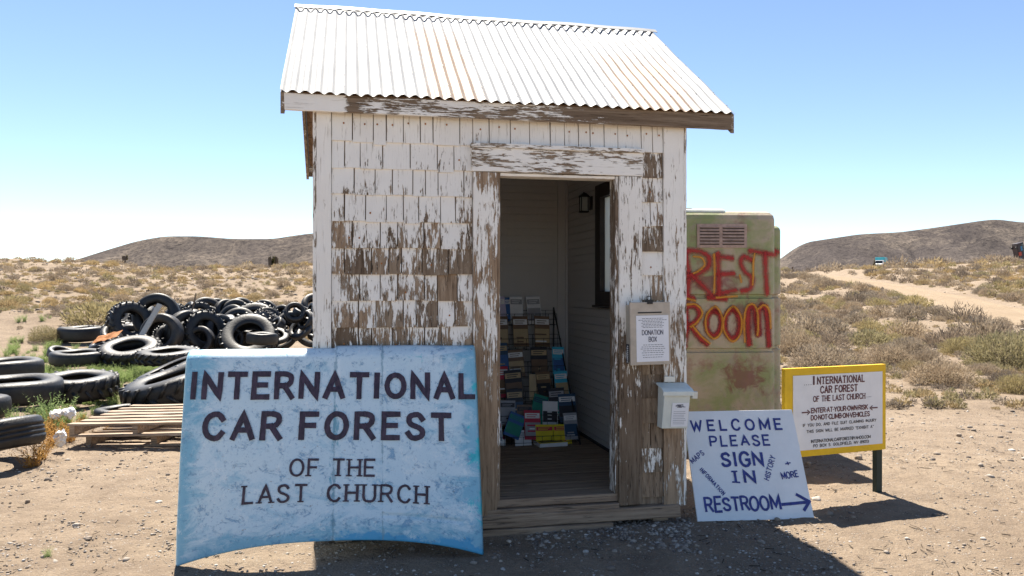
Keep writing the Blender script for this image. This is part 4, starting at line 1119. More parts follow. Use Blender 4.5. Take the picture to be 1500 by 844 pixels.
def wt(s, u0, u1, v, h, sw, **kw): mb = MB(); text(mb, s, u0 * ww, (1 - v - h / 2) * wh, (u1 - u0) * ww, h * wh, sw * 1.2, wsurf, 'navy_letter', **kw); mb.build('lettering', ws)
wt('WELCOME', .055, .872, .135, .095, .0115, gap=.62, hand=.10)
wt('PLEASE', .205, .735, .285, .088, .0105, gap=.46, hand=.10)
wt('SIGN', .285, .64, .455, .115, .0150, gap=.36, hand=.12, wob=.1)
wt('IN', .37, .545, .615, .095, .0140, gap=.62, hand=.05)
ribbon(mb, [(.352 * ww, .435 * wh), (.40 * ww, .435 * wh)], .010, wsurf, 'navy_letter'); ribbon(mb, [(.347 * ww, .34 * wh), (.41 * ww, .335 * wh)], .010, wsurf, 'navy_letter')
wt('RESTROOM', .085, .725, .853, .115, .0125, gap=.24, hand=.22, wob=.1)
def wline(s, a, b, h, sw, **kw):
    A = Vector((a[0] * ww, (1 - a[1]) * wh)); B = Vector((b[0] * ww, (1 - b[1]) * wh)); mb = MB(); text(mb, s, A.x, A.y, (B - A).length, h * wh, sw * 1.25, wsurf, 'navy_letter', dirx=(B - A), **kw); mb.build('lettering', ws)
wline('MAPS', (.022, .485), (.135, .40), .042, .0045, hand=.15, gap=.4)
wline('INFORMATION', (.075, .545), (.245, .775), .034, .0040, hand=.15, gap=.45)
wline('HISTORY', (.665, .655), (.762, .445), .045, .0045, hand=.15, gap=.3)
wline('+', (.845, .53), (.89, .52), .045, .006); wline('MORE', (.79, .645), (.935, .625), .055, .006, hand=.12, gap=.3)
mb.build('lettering', ws); mb = MB()
ribbon(mb, [(.745 * ww, .130 * wh), (.965 * ww, .145 * wh)], .019, wsurf, 'navy_letter'); ribbon(mb, [(.885 * ww, .215 * wh), (.985 * ww, .150 * wh), (.925 * ww, .075 * wh)], .019, wsurf, 'navy_letter')
mb.build('painted_arrow', ws)
mb = MB()
pk = c4[2].lerp(c4[3], .5) - wn * .02
mb.tube([pk + Vector((0, .0, -.05)), Vector((pk.x + .02, pk.y + .28, -.02))], .012, 'plank'); mb.build('prop_stick', ws)

# ------------------------------------------------------------------ yellow framed sign
O = (2.3, 5.5, 0)
y4 = [sub(v, O) for v in ((1.857, 5.32, .317), (2.69, 5.63, .317), (1.857, 5.32, .927), (2.69, 5.63, .930))]
ys = thing('yellow_framed_sign', 'white sign with a yellow frame and small dark red lettering on dark posts', 'sign', O)
ysurf, yw, yh_, yn = quad_surf(*y4)
mb = MB(); board_mesh(mb, *y4, .035, 'sign_yellow', yn); mb.build('frame', ys, bevel=.002)
mb = MB(); ins = [Vector(ysurf(x, y, .0)) + yn * .004 for x, y in ((.065, .045), (yw - .035, .045), (.065, yh_ - .050), (yw - .035, yh_ - .050))]
board_mesh(mb, *ins, .003, 'sign_white', yn); mb.build('panel', ys)
random.seed(41); mb = MB()
def yt(s, u0, u1, v, h, sw, mat='maroon_letter', **kw):
    mb = MB(); text(mb, s, u0 * yw, (1 - v - h / 2) * yh_, (u1 - u0) * yw, h * yh_, sw * 1.5, ysurf, mat, off=.0055, lift=.0001, **kw); mb.build('lettering', ys)
yt('I', .262, .275, .145, .088, .0095); yt('NTERNATIONAL', .305, .772, .150, .074, .0062, gap=.34, serif=True)
yt('CAR FOREST', .335, .70, .255, .072, .0062, gap=.30, wordgap=.25, serif=True)
yt('OF THE LAST CHURCH', .265, .778, .355, .058, .0046, gap=.30, wordgap=.3, serif=True)
yt('....', .175, .245, .18, .02, .003, 'black_letter'); yt('....', .795, .84, .36, .02, .003, 'black_letter')
yt('ENTER·AT·YOUR·OWN·RISK', .245, .805, .485, .050, .0048, gap=.22); yt('DO·NOT·CLIMB·ON·VEHICLES', .243, .825, .565, .050, .0046, gap=.22)
yt('IF YOU DO, AND FILE SUIT CLAIMING INJURY', .165, .893, .645, .030, .0026, 'black_letter', gap=.3, wordgap=.5)
yt('THIS SIGN WILL BE MARKED "EXHIBIT A"', .20, .865, .718, .030, .0026, 'black_letter', gap=.3, wordgap=.5)
yt('INTERNATIONALCARFOREST@YAHOO.COM', .243, .835, .832, .032, .0028, 'black_letter', gap=.2)
yt('PO BOX 5. GOLDFIELD, NV 89013', .265, .815, .885, .030, .0028, 'black_letter', gap=.25, wordgap=.5)
for x0, x1 in ((.155, .23), (.905, .83)):
    mb = MB(); y = (1 - .50) * yh_; s = .02 if x1 > x0 else -.02
    ribbon(mb, [(x0 * yw, y), (x1 * yw - s * .7, y)], .009, ysurf, 'maroon_letter', off=.0055)
    ribbon(mb, [(x1 * yw - s, y + .015), (x1 * yw, y), (x1 * yw - s, y - .015)], .007, ysurf, 'maroon_letter', off=.0055); mb.build('painted_arrow', ys)
for f in (.07, .955):
    b = Vector(ysurf(f * yw, 0, 0)); mb = MB(); T_ = Matrix.Translation((b.x, b.y + .05, 0)) @ Matrix.Rotation(.357, 4, 'Z')
    mb.box((-.026, -.012, -.05), (.026, .03, .9), 'sign_post', T=T_); mb.build('post', ys, bevel=.003)

# ------------------------------------------------------------------ restroom booth
RX, RY = 1.40, 7.05
rs = thing('restroom_booth', 'faded green fibreglass restroom booth sprayed with red and yellow letters, behind the shed', 'restroom', (RX, RY, 0), (0, 0, R(4)))
BW, BH, BD = 1.015, 2.18, 1.05
def rounded_box(mb, x0, x1, y0, y1, z0, z1, r, mat, ribs=()):
    """box with rounded vertical and top edges, with recessed bands at the listed heights"""
    def ring(z, ins):
        P = []
        for cx_, cy_, a0 in ((x1 - r, y0 + r, -90), (x1 - r, y1 - r, 0), (x0 + r, y1 - r, 90), (x0 + r, y0 + r, 180)):
            for q in range(6): a = R(a0 + 90 * q / 5); P.append((cx_ + (r - ins) * math.cos(a), cy_ + (r - ins) * math.sin(a), z))
        return P
    zs = [(z0, 0)]
    for rb, hgt in sorted(ribs): zs += [(rb - hgt, 0), (rb - hgt * .6, .022), (rb + hgt * .6, .022), (rb + hgt, 0)]
    zs += [(z1 - r, 0), (z1 - r * .5, r * .134), (z1 - r * .13, r * .5), (z1, r)]
    vs = []; 
    for z, i_ in zs: vs += ring(z, min(i_, r * .99))
    n = 24; fs = []
    for k in range(len(zs) - 1):
        for q in range(n): fs.append((k * n + q, k * n + (q + 1) % n, (k + 1) * n + (q + 1) % n, (k + 1) * n + q))
    fs.append(tuple((len(zs) - 1) * n + q for q in range(n)))
    mb.add(vs, fs, mat)
mb = MB(); rounded_box(mb, 0, BW, 0, BD, .0, BH, .075, 'faded_fibreglass', ((1.405, .022), (.915, .022))); mb.build('cabin', rs, smooth=False, bevel=.0)
mb = MB(); rounded_box(mb, .02, BW + .20, .36, BD + .12, .0, BH - .10, .05, 'faded_fibreglass', ((1.405, .022), (.915, .022))); mb.build('rear_shell', rs)
mb = MB(); rounded_box(mb, -.02, .56, .04, .9, BH - .03, BH + .022, .03, 'white_roofpanel'); mb.build('roof_panel', rs)
mb = MB(); mb.tube([(.30, .4, BH), (.30, .4, BH + .06)], .05, 'vent_dark', 10); mb.build('vent_pipe', rs)
mb = MB(); x0, x1, z0, z1 = .27, .73, 1.845, 2.06
mb.box((x0, -.012, z0), (x1, .004, z1), 'vent_metal'); 
for k in range(6):
    z = z0 + .025 + k * .029
    for a, b in ((x0 + .025, x0 + .205), (x0 + .235, x1 - .025)):
        mb.box((a, -.0135, z), (b, -.0115, z + .011), 'vent_dark'); mb.box((a, -.022, z + .0112), (b, -.0117, z + .018), 'vent_metal')
mb.build('vent_grille', rs)
random.seed(51)
rsurf = lambda x, y, n: (x, -.002 - n * 2.2, y)
def rp(px, py):         # where a mark of the photograph lies on the front face
    d = RY + .03; return ((px - CX) / F * (d) - RX) / math.cos(R(4)), CH - (py - HY) / F * (d)
mb = MB()
def smooth(P):
    if len(P) < 3: return P
    cl = P[0] == P[-1]; Q = []
    for i in range(len(P) - 1):
        p0 = P[i - 1] if i else (P[-2] if cl else P[0]); p1, p2 = P[i], P[i + 1]; p3 = P[i + 2] if i + 2 < len(P) else (P[1] if cl else P[-1])
        for q in range(6):
            t = q / 6; Q.append(tuple(.5 * (2 * b + (c - a) * t + (2 * a - 5 * b + 4 * c - d) * t * t + (3 * b - a - 3 * c + d) * t ** 3) for a, b, c, d in zip(p0, p1, p2, p3)))
    return Q + [P[-1]]
def spray(pts, wd, mat, off=.002): 
    pts = smooth(pts)
    ribbon(mb, [rp(*p) for p in pts], wd, rsurf, mat, soft=True, off=off, lift=.0004, wob=.12)
RED = [[(1003, 370), (1008, 400), (1006, 432)], [(1000, 369), (1020, 368), (1037, 376), (1036, 392), (1018, 403), (1010, 404)], [(1014, 405), (1028, 418), (1040, 430)],
       [(1051, 374), (1052, 400), (1053, 430)], [(1051, 376), (1070, 378)], [(1053, 402), (1072, 401)], [(1054, 430), (1075, 426)],
       [(1100, 380), (1090, 376), (1086, 386), (1092, 398), (1102, 408), (1100, 422), (1090, 426)], [(1102, 368), (1120, 371), (1134, 373)], [(1122, 374), (1123, 400), (1125, 428)],
       [(1002, 449), (1005, 475), (1002, 504)], [(1003, 449), (1018, 449), (1024, 460), (1018, 472), (1008, 478)], [(1012, 478), (1022, 492), (1033, 502)],
       [(1047, 456), (1037, 462), (1035, 480), (1044, 492), (1054, 484), (1056, 466), (1047, 456)], [(1075, 454), (1064, 462), (1062, 482), (1072, 496), (1082, 488), (1084, 468), (1075, 454)],
       [(1098, 502), (1096, 475), (1098, 452), (1106, 452), (1110, 475), (1112, 488)], [(1112, 486), (1113, 455), (1122, 450), (1126, 475), (1128, 504)],
       [(1000, 437), (1012, 437)], [(1040, 436), (1060, 437)]]
for s in RED: spray(s, .095, 'red_spray', .002)
for s in RED[-9:]: spray(s, .09, 'maroon_spray', .0012)
YEL = [[(1016, 376), (1027, 378), (1031, 388), (1022, 397), (1016, 400)], [(1045, 374), (1046, 400), (1045, 428)], [(1050, 436), (1078, 434)], [(1003, 437), (1016, 440)], [(1084, 404), (1086, 412)],
       [(1106, 373), (1104, 385), (1104, 400), (1103, 416)], [(1001, 447), (1018, 446), (1028, 458), (1020, 472), (1012, 478)], [(1014, 478), (1026, 492), (1038, 502)],
       [(1047, 449), (1034, 462), (1034, 484), (1045, 496), (1056, 486), (1057, 464), (1047, 449)], [(1074, 449), (1061, 464), (1060, 484), (1072, 500), (1084, 490), (1086, 466), (1074, 449)],
       [(1091, 500), (1090, 470), (1094, 450), (1104, 446), (1110, 458), (1111, 480), (1110, 490)], [(1112, 452), (1120, 447), (1128, 456), (1130, 480)]]
for s in YEL: spray(s, .040, 'yellow_spray', .0045)
mb.build('sprayed_lettering', rs)
mb = MB(); ss = lambda x, y, n: (x, .357 - n, y); ribbon(mb, [(BW + .04, 1.86), (BW + .14, 1.83)], .10, ss, 'red_spray', soft=True); mb.build('spray_mark', rs)

# ------------------------------------------------------------------ tyres
def tyre_mesh(kind, name):
    """outer radius .5, axis z, width wd; smooth truck tyre, ribbed car tyre or lugged tractor tyre"""
    n = 56; rnd = random.Random(hash(kind) % 100)
    wd, ri = {'smooth': (.28, .285), 'car': (.32, .29), 'tractor': (.34, .26), 'bald': (.24, .30)}[kind]
    h = wd / 2
    pr = [(ri, -h * .62), (ri + .012, -h * .80), (ri + .06, -h * .97), (.40, -h), (.455, -h * .93), (.487, -h * .78), (.498, -h * .45)]
    if kind == 'car':
        mid = []
        for k in range(4): z = -h * .45 + h * .9 * k / 3.; mid += [(.499, z - .018), (.499, z + .012), (.488, z + .016), (.488, z + .032)]
        pr = pr[:-1] + [(.49, -h * .62)] + mid[:-2]
    else: pr += [(.5, -h * .15)]
    full = pr + [(r, -z) for r, z in reversed(pr)] if kind != 'car' else pr + [(.49, h * .62)] + [(r, -z) for r, z in reversed(pr[:6])]
    inner = [(ri + .02, h * .60), (.36, h * .82), (.43, h * .70), (.455, 0), (.43, -h * .70), (.36, -h * .82), (ri + .02, -h * .60)]
    full += inner
    mb = MB(); vs = []; c = len(full)
    for i in range(n):
        a = 2 * math.pi * i / n
        sag = 1 + .012 * math.sin(2 * a + 1)
        for r, z in full: vs.append((r * sag * math.cos(a), r * sag * math.sin(a), z + .008 * math.sin(3 * a)))
    fs = [(i * c + j, ((i + 1) % n) * c + j, ((i + 1) % n) * c + (j + 1) % c, i * c + (j + 1) % c) for i in range(n) for j in range(c)]
    mb.add(vs, fs, 'rubber')
    if kind == 'tractor':
        m = 20
        for i in range(m):
            for sgn in (-1, 1):
                a0 = 2 * math.pi * (i + (.5 if sgn > 0 else 0)) / m; P = []
                for r0, r1 in ((.494, .535),):
                    for da, z in ((0, 0), (.085, 0), (.26, sgn * h * .92), (.175, sgn * h * .92)):
                        a = a0 + da; rr_ = .96 if abs(z) > .01 else 1
                        P.append((r0 * rr_ * .97 * math.cos(a), r0 * rr_ * .97 * math.sin(a), z)); 
                    for da, z in ((.01, 0), (.075, 0), (.25, sgn * h * .94), (.185, sgn * h * .94)):
                        a = a0 + da; rr_ = .975 if abs(z) > .01 else 1
                        P.append((r1 * rr_ * math.cos(a), r1 * rr_ * math.sin(a), z))
                mb.add(P, [(0, 1, 2, 3), (7, 6, 5, 4), (0, 4, 5, 1), (1, 5, 6, 2), (2, 6, 7, 3), (3, 7, 4, 0)], 'rubber')
    if kind == 'smooth' or kind == 'bald':
        for k in range(3): pass
    me = bpy.data.meshes.new(name); me.from_pydata(mb.v, [], mb.f); me.materials.append(M['rubber'])
    me.polygons.foreach_set('use_smooth', [len(me.polygons) > 0] * len(me.polygons)); me.update()
    return me
TM = {}
for k, nm in (('smooth', 'truck_tyre'), ('car', 'ribbed_tyre'), ('tractor', 'tractor_tyre'), ('bald', 'worn_tyre')): TM[k] = (tyre_mesh(k, nm), nm)
BASEW = {'smooth': .28, 'car': .32, 'tractor': .34, 'bald': .24}
def tyre(kind, px, py, d, dia, wd, axis, label, group='tyres lying in the desert yard'):
    me, nm = TM[kind]; o = link(me, nm); tag(o, label, 'tyre', group)
    x, z = at(px, d), zat(py, d)
    ax = Vector(axis).normalized()
    # keep the tyre out of the ground
    low = z - (wd / 2 * abs(ax.z) + dia / 2 * math.sqrt(max(0, 1 - ax.z ** 2)))
    g_ = gz(x, d)
    if low < g_ - .03: z += g_ - .03 - low
    o.location = (x, d, z)
    q = Vector((0, 0, 1)).rotation_difference(ax); o.rotation_mode = 'QUATERNION'
    o.rotation_quaternion = q @ Euler((0, 0, random.uniform(0, 6.28))).to_quaternion()
    o.scale = (dia * random.uniform(.95, 1.04), dia, wd / BASEW[kind])
    return o
random.seed(77)
Z = (0, 0, 1)
TY = [
 ('car', -14, 642, 6.5, .80, .25, (-.22, .05, 1), 'ribbed car tyre propped at a slant beside the dry orange weeds at the left edge'),
 ('smooth', -48, 598, 8.3, .80, .24, Z, 'black tyre of which only a sliver shows at the left edge of the yard'),
 ('smooth', 15, 572, 9.3, 1.12, .28, (.02, -.03, 1), 'large smooth black tyre lying flat against a lugged tractor tyre at the left'),
 ('tractor', 113, 565, 10.0, .92, .28, (.03, -.08, 1), 'lugged tractor tyre lying flat, touching the large smooth tyre on its left'),
 ('smooth', 4, 541, 11.8, 1.08, .29, (0, -.02, 1), 'thick black tyre lying flat at the left edge behind the green weeds'),
 ('smooth', 116, 524, 13.9, .92, .24, (.02, -.04, 1), 'smooth black tyre lying flat in front of the pile with grass at its foot'),
 ('bald', 92, 519, 14.5, .50, .16, (.3, -.1, .8), 'small dark tyre tilted against the smooth flat tyre in front of the pile'),
 ('tractor', 190, 514, 14.2, 1.0, .26, (0.05, -.30, .95), 'pale dusty tractor tyre lying flat with its open hole showing, at the pile foot'),
 ('tractor', 246, 521, 12.9, .92, .20, (0, -.10, 1), 'dusty tractor tyre lying flat at the pile foot beside the car hood'),
 ('bald', 253, 541, 10.9, 1.0, .14, (-.32, -.15, .9), 'narrow bald tyre tilted on top of a tractor tyre left of the car hood'),
 ('tractor', 256, 566, 9.7, 1.15, .32, (-.22, -.16, .95), 'big lugged tractor tyre tilted towards the car hood, behind the pallets'),
 ('bald', 181, 606, 8.9, .62, .15, Z, 'small pale worn tyre lying flat right behind the wooden pallets'),
 ('smooth', 121, 491, 18.5, 1.10, .33, (0, -.02, 1), 'thick smooth tyre lying flat at the left end of the pile'),
 ('smooth', 229, 463, 16.0, .93, .25, (.18, -1, .30), 'large ring of a tyre standing at the top of the pile, above another facing tyre'),
 ('smooth', 237, 489, 15.2, .80, .26, (-.10, -1, .12), 'tyre facing forward with its round opening beside the grey plank'),
 ('tractor', 191, 473, 15.6, .84, .26, (.80, -.55, .25), 'lugged tyre standing on edge at the left side of the pile'),
 ('bald', 156, 503, 15.0, .62, .20, (-.3, -.3, .8), 'dark tyre lying tilted beside a rusty panel at the pile foot'),
 ('smooth', 272, 486, 15.8, .86, .22, (.82, -.55, .0), 'tyre standing nearly edge-on directly right of the facing tyre'),
 ('tractor', 300, 486, 15.9, .86, .24, (.66, -.62, .22), 'lugged tyre leaning with its opening to the left, middle of the pile'),
 ('smooth', 324, 486, 16.2, .75, .20, (.8, -.5, .3), 'smooth tyre leaning against the lugged leaning one in the middle of the pile'),
 ('bald', 331, 457, 18.0, .60, .22, (.75, -.6, .3), 'small smooth tyre standing at the back of the pile, left of the arching tractor tyre'),
 ('tractor', 372, 470, 17.6, .95, .24, (.1, -.75, .65), 'tractor tyre arching over the top of the pile in its right half'),
 ('smooth', 350, 476, 17.0, .80, .22, (.12, -.85, .5), 'smooth ring tyre under the arching tractor tyre'),
 ('car', 368, 478, 16.4, .55, .2, (0, -.8, .6), 'small tyre set inside the ring tyre in the right half of the pile'),
 ('tractor', 365, 508, 15.6, 1.08, .28, (.1, -.72, .68), 'big tractor tyre with pale worn lugs just above the car hood'),
 ('bald', 413, 461, 18.0, .44, .15, (-.15, -.9, .4), 'small round tyre facing forward on the right shoulder of the pile'),
 ('smooth', 384, 496, 15.0, .60, .22, (.05, 0, 1), 'flat thick tyre lying just above the edge of the car hood'),
 ('smooth', 463, 450, 19.0, .72, .24, (.4, -.6, .5), 'black tyre half hidden behind the shed corner'),
]
for t in TY: tyre(*t, **({} if t[3] < 14.6 else {'group': 'tyres heaped in the pile'}))
GL = 'worn black tyre among the tangled loops of the low right end of the pile'
for px, py in ((402, 492), (414, 484), (424, 474), (430, 492), (440, 482), (436, 466), (448, 470), (458, 478), (452, 494), (444, 458), (460, 464), (418, 498), (468, 490), (405, 478), (432, 458), (456, 456)):
    tyre(random.choice(('bald', 'car', 'bald')), px, py, random.uniform(15.8, 17.4), random.uniform(.38, .58), random.uniform(.10, .17), (random.uniform(-.7, .7), random.uniform(-1, -.2), random.uniform(.2, 1)), GL, GL)
GB = 'black tyre buried in the shadowed lower part of the pile'
for k in range(26):
    px = random.uniform(170, 395); tyre(random.choice(('smooth', 'bald', 'tractor')), px, random.uniform(482, 512), random.uniform(15.9, 17.6), random.uniform(.6, .9), random.uniform(.18, .26),
         (random.uniform(-.8, .8), random.uniform(-1, -.1), random.uniform(-.2, 1)), GB, GB)
GT = 'black tyre showing its rim between the larger tyres of the pile top'
for px, py, d in ((212, 470, 16.3), (258, 462, 16.8), (282, 470, 17.2), (292, 462, 17.4), (345, 458, 18.0), (392, 470, 17.5), (205, 500, 16.0), (262, 478, 16.4), (310, 466, 17.6), (398, 480, 17.0), (385, 462, 18.2), (320, 478, 16.9), (180, 498, 16.2), (218, 482, 16.6), (276, 458, 17.5), (303, 458, 17.8), (338, 466, 17.4), (356, 452, 18.6), (402, 466, 18.2), (250, 500, 15.6), (292, 500, 15.6), (338, 498, 15.8), (388, 474, 16.8), (318, 452, 18.8), (176, 468, 17.0)):
    tyre(random.choice(('smooth', 'bald', 'tractor')), px, py, d, random.uniform(.5, .75), random.uniform(.16, .22), (random.uniform(-.8, .8), random.uniform(-1, -.2), random.uniform(0, .8)), GT, GT)

def beam3(mb, a, b, w_, t_, mat, up=(0, -1, 0), n=6, jit=.002):
    a, b = Vector(a), Vector(b); d = (b - a).normalized(); s = d.cross(Vector(up)).normalized(); u = s.cross(d)
    T_ = Matrix((( s.x, u.x, d.x, a.x), (s.y, u.y, d.y, a.y), (s.z, u.z, d.z, a.z), (0, 0, 0, 1)))
    mb.box((-w_ / 2, -t_ / 2, 0), (w_ / 2, t_ / 2, (b - a).length), mat, seg=(2, n), T=T_, jit=jit)
mb = MB(); beam3(mb, (at(208, 14.9), 14.7, zat(503, 14.8)), (at(231, 14.9), 15.0, zat(446, 14.9)), .095, .04, 'plank'); tag(mb.build('plank'), 'weathered grey plank leaning across the tyre pile', 'plank')
mb = MB(); mb.tube([(at(279, 16.3), 16.3, zat(462, 16.3)), (at(284, 16.3), 16.3, zat(446, 16.3)), (at(290, 16.3), 16.2, zat(429, 16.3))], .022, 'wood_z', r2=.012); tag(mb.build('stick'), 'thin brown stick poking up out of the tyre pile', 'stick')
mb = MB(); vs = []; random.seed(3)
for i in range(9):
    for j in range(6): vs.append((at(138 + i * 4.5, 14.7), 14.6 + j * .05 + .02 * random.random(), zat(503 - i * 1.2 - j * 2 + random.uniform(-1, 1), 14.7)))
fs = [(i * 6 + j, (i + 1) * 6 + j, (i + 1) * 6 + j + 1, i * 6 + j + 1) for i in range(8) for j in range(5)]
mb.add(vs, fs, 'rust'); o = mb.build('rusty_panel'); tag(o, 'crumpled rusty metal panel at the left foot of the tyre pile', 'scrap metal'); o.modifiers.new('t', 'SOLIDIFY').thickness = .01

# ------------------------------------------------------------------ pallets
def pallet(label, loc, rot, wdt=1.25, dep=1.1):
    t = thing('pallet', label, 'pallet', loc, rot, 'wooden pallets stacked by the hood')
    for q in range(3):
        y = .02 + q * (dep - .08) / 2 ; 
    for q in range(3):
        x = .0 + q * (wdt - .05) / 2; mb = MB(); mb.box((x, .01, .018), (x + .05, dep - .01, .105), 'pallet_wood', seg=(1, 6), jit=.003); mb.build('stringer', t)
    for q in range(7):
        y = q * (dep - .085) / 6; mb = MB(); e = random.uniform(-.03, .02)
        mb.box((e, y, .1055), (wdt + random.uniform(-.02, .02), y + .085, .123), 'pallet_wood', seg=(0, 8), jit=.003, tint=random.random()); mb.build('deck_board', t)
    for q in range(3):
        y = q * (dep - .09) / 2; mb = MB(); mb.box((0, y, .0), (wdt, y + .09, .0175), 'pallet_wood', seg=(0, 8), jit=.002); mb.build('bottom_board', t)
    return t
random.seed(12)
pallet('lower one of two stacked wooden pallets left of the car hood', (-3.98, 7.30, gz(-3.8, 7.5) - .015), (R(0), R(-1.0), R(2)))
pallet('upper one of two stacked wooden pallets left of the car hood', (-4.10, 7.24, gz(-3.8, 7.5) + .095), (R(1), R(-1.5), R(-3)))
def crumple(px, py, d, s, label):
    x, y, z = at(px, d), d, zat(py, d)
    import bmesh
    bm = bmesh.new(); bmesh.ops.create_icosphere(bm, subdivisions=3, radius=1)
    for v_ in bm.verts:
        k = 1 + .55 * mn.noise(v_.co * 2.1 + Vector((px, py, 0))) + .3 * mn.noise(v_.co * 5 + Vector((px, 0, 0))); v_.co = Vector((v_.co.x * s[0], v_.co.y * s[0], v_.co.z * s[1])) * k
    me = bpy.data.meshes.new('plastic_bag'); bm.to_mesh(me); bm.free(); me.materials.append(M['bag'])
    o = link(me, 'plastic_bag'); o.location = (x, y, max(z, gz(x, y) + s[1] * .55)); tag(o, label, 'plastic bag', 'white plastic bags in the weeds')
crumple(82, 607, 8.0, (.06, .045), 'white plastic bag above the other two, left of the weeds by the pallets')
crumple(101, 605, 8.1, (.06, .055), 'white plastic bag nearest the pallet tops, in the weeds')
crumple(88, 642, 7.05, (.048, .07), 'white plastic bag lowest in the orange weeds')

# ------------------------------------------------------------------ plants
def bush_arrays(n, rng, spread=1.0, up=.7, leaf=(.05, .012), shell=.35, stems=30):
    """a dome of fine leaf blades and thin stems, unit radius"""
    dirs = rng.normal(size=(n, 3)); dirs[:, 2] = np.abs(dirs[:, 2]) * 1.0 + .03; dirs /= np.linalg.norm(dirs, axis=1)[:, None]
    # uneven outline: lobes
    lob = np.zeros(n); 
    for k in range(9):
        c = rng.normal(size=3); c[2] = abs(c[2]); c /= np.linalg.norm(c); lob += np.exp(-((1 - dirs @ c) / .10)) * rng.uniform(.15, .5)
    rad = (.62 + .38 * np.minimum(lob, 1)) * (shell + (1 - shell) * rng.random(n) ** .6)
    P = dirs * rad[:, None] * np.array([spread, spread, up]); P[:, 2] += .02
    D = dirs * .8 + rng.normal(size=(n, 3)) * .45; D[:, 2] += .55; D /= np.linalg.norm(D, axis=1)[:, None]
    S = np.cross(D, rng.normal(size=(n, 3))); S /= np.linalg.norm(S, axis=1)[:, None] + 1e-9
    L = leaf[0] * rng.uniform(.5, 1.6, n)[:, None]; Wd = leaf[1] * rng.uniform(.6, 1.5, n)[:, None]
    V = np.stack([P - S * Wd, P + S * Wd, P + D * L], 1).reshape(-1, 3)
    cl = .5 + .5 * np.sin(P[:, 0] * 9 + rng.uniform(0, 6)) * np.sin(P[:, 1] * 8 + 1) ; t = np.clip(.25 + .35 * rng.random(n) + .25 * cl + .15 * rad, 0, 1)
    tint = np.repeat(t, 3)
    Fc = np.arange(n * 3).reshape(-1, 3)
    mi = np.zeros(n, int)
    if stems:
        sd = rng.normal(size=(stems, 3)); sd[:, 2] = np.abs(sd[:, 2]) + .2; sd /= np.linalg.norm(sd, axis=1)[:, None]
        B = sd * np.array([.06, .06, 0]); E = sd * rng.uniform(.6, .95, stems)[:, None] * np.array([spread, spread, up])
        s = np.cross(sd, rng.normal(size=(stems, 3))); s /= np.linalg.norm(s, axis=1)[:, None]; s *= .011
        V2 = np.stack([B - s, B + s, E], 1).reshape(-1, 3); V = np.concatenate([V, V2]); Fc = np.concatenate([Fc, len(tint) + np.arange(stems * 3).reshape(-1, 3)])
        tint = np.concatenate([tint, np.full(stems * 3, .4)]); mi = np.concatenate([mi, np.ones(stems, int)])
    return V, Fc, tint, mi
SPEC = {'sage': ('sagebrush', 'grey-brown sagebrush'), 'gold': ('rabbitbrush', 'golden dry brush'), 'olive': ('desert_bush', 'olive green bush'), 'twig': ('dry_shrub', 'dark bare twiggy shrub')}
BM_ = {}
rng = np.random.default_rng(5)
for sp in SPEC:
    for q in range(3):
        for lod, (n, lf, st_) in {'near': (5200, (.070, .0075), 90), 'mid': (1100, (.105, .017), 30), 'far': (170, (.20, .05), 0)}.items():
            if sp == 'twig': n = int(n * .7); lf = (lf[0] * 1.2, lf[1] * .8)
            V, Fc, ti, mi = bush_arrays(n, rng, 1, {'sage': .78, 'gold': .62, 'olive': .85, 'twig': .66}[sp], lf, .3, st_)
            BM_[sp, q, lod] = (V, Fc, ti, mi, None)
def bush_me(sp, q, lod):
    e = BM_[sp, q, lod]
    if e[4] is None:
        me = np_mesh(SPEC[sp][0], e[0], e[1], sp, e[2], mats=[sp, 'twig'], midx=e[3]); BM_[sp, q, lod] = e[:4] + (me,); return me
    return e[4]
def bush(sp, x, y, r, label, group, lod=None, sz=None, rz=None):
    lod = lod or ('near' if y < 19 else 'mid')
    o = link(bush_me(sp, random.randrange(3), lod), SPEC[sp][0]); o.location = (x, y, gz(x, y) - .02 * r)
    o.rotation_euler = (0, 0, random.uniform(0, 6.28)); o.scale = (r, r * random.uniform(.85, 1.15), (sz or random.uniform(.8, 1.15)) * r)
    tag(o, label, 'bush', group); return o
random.seed(99)
placed = []
def free(x, y, r):
    if road_dist(np.array([x]), np.array([y]))[0] < 2.1 + r * .6: return False
    if y < 22 and -12.5 < x < -2.5 and y < 20.2: return False
    return all((x - a) ** 2 + (y - b) ** 2 > (.75 * (r + c)) ** 2 for a, b, c in placed[-400:])
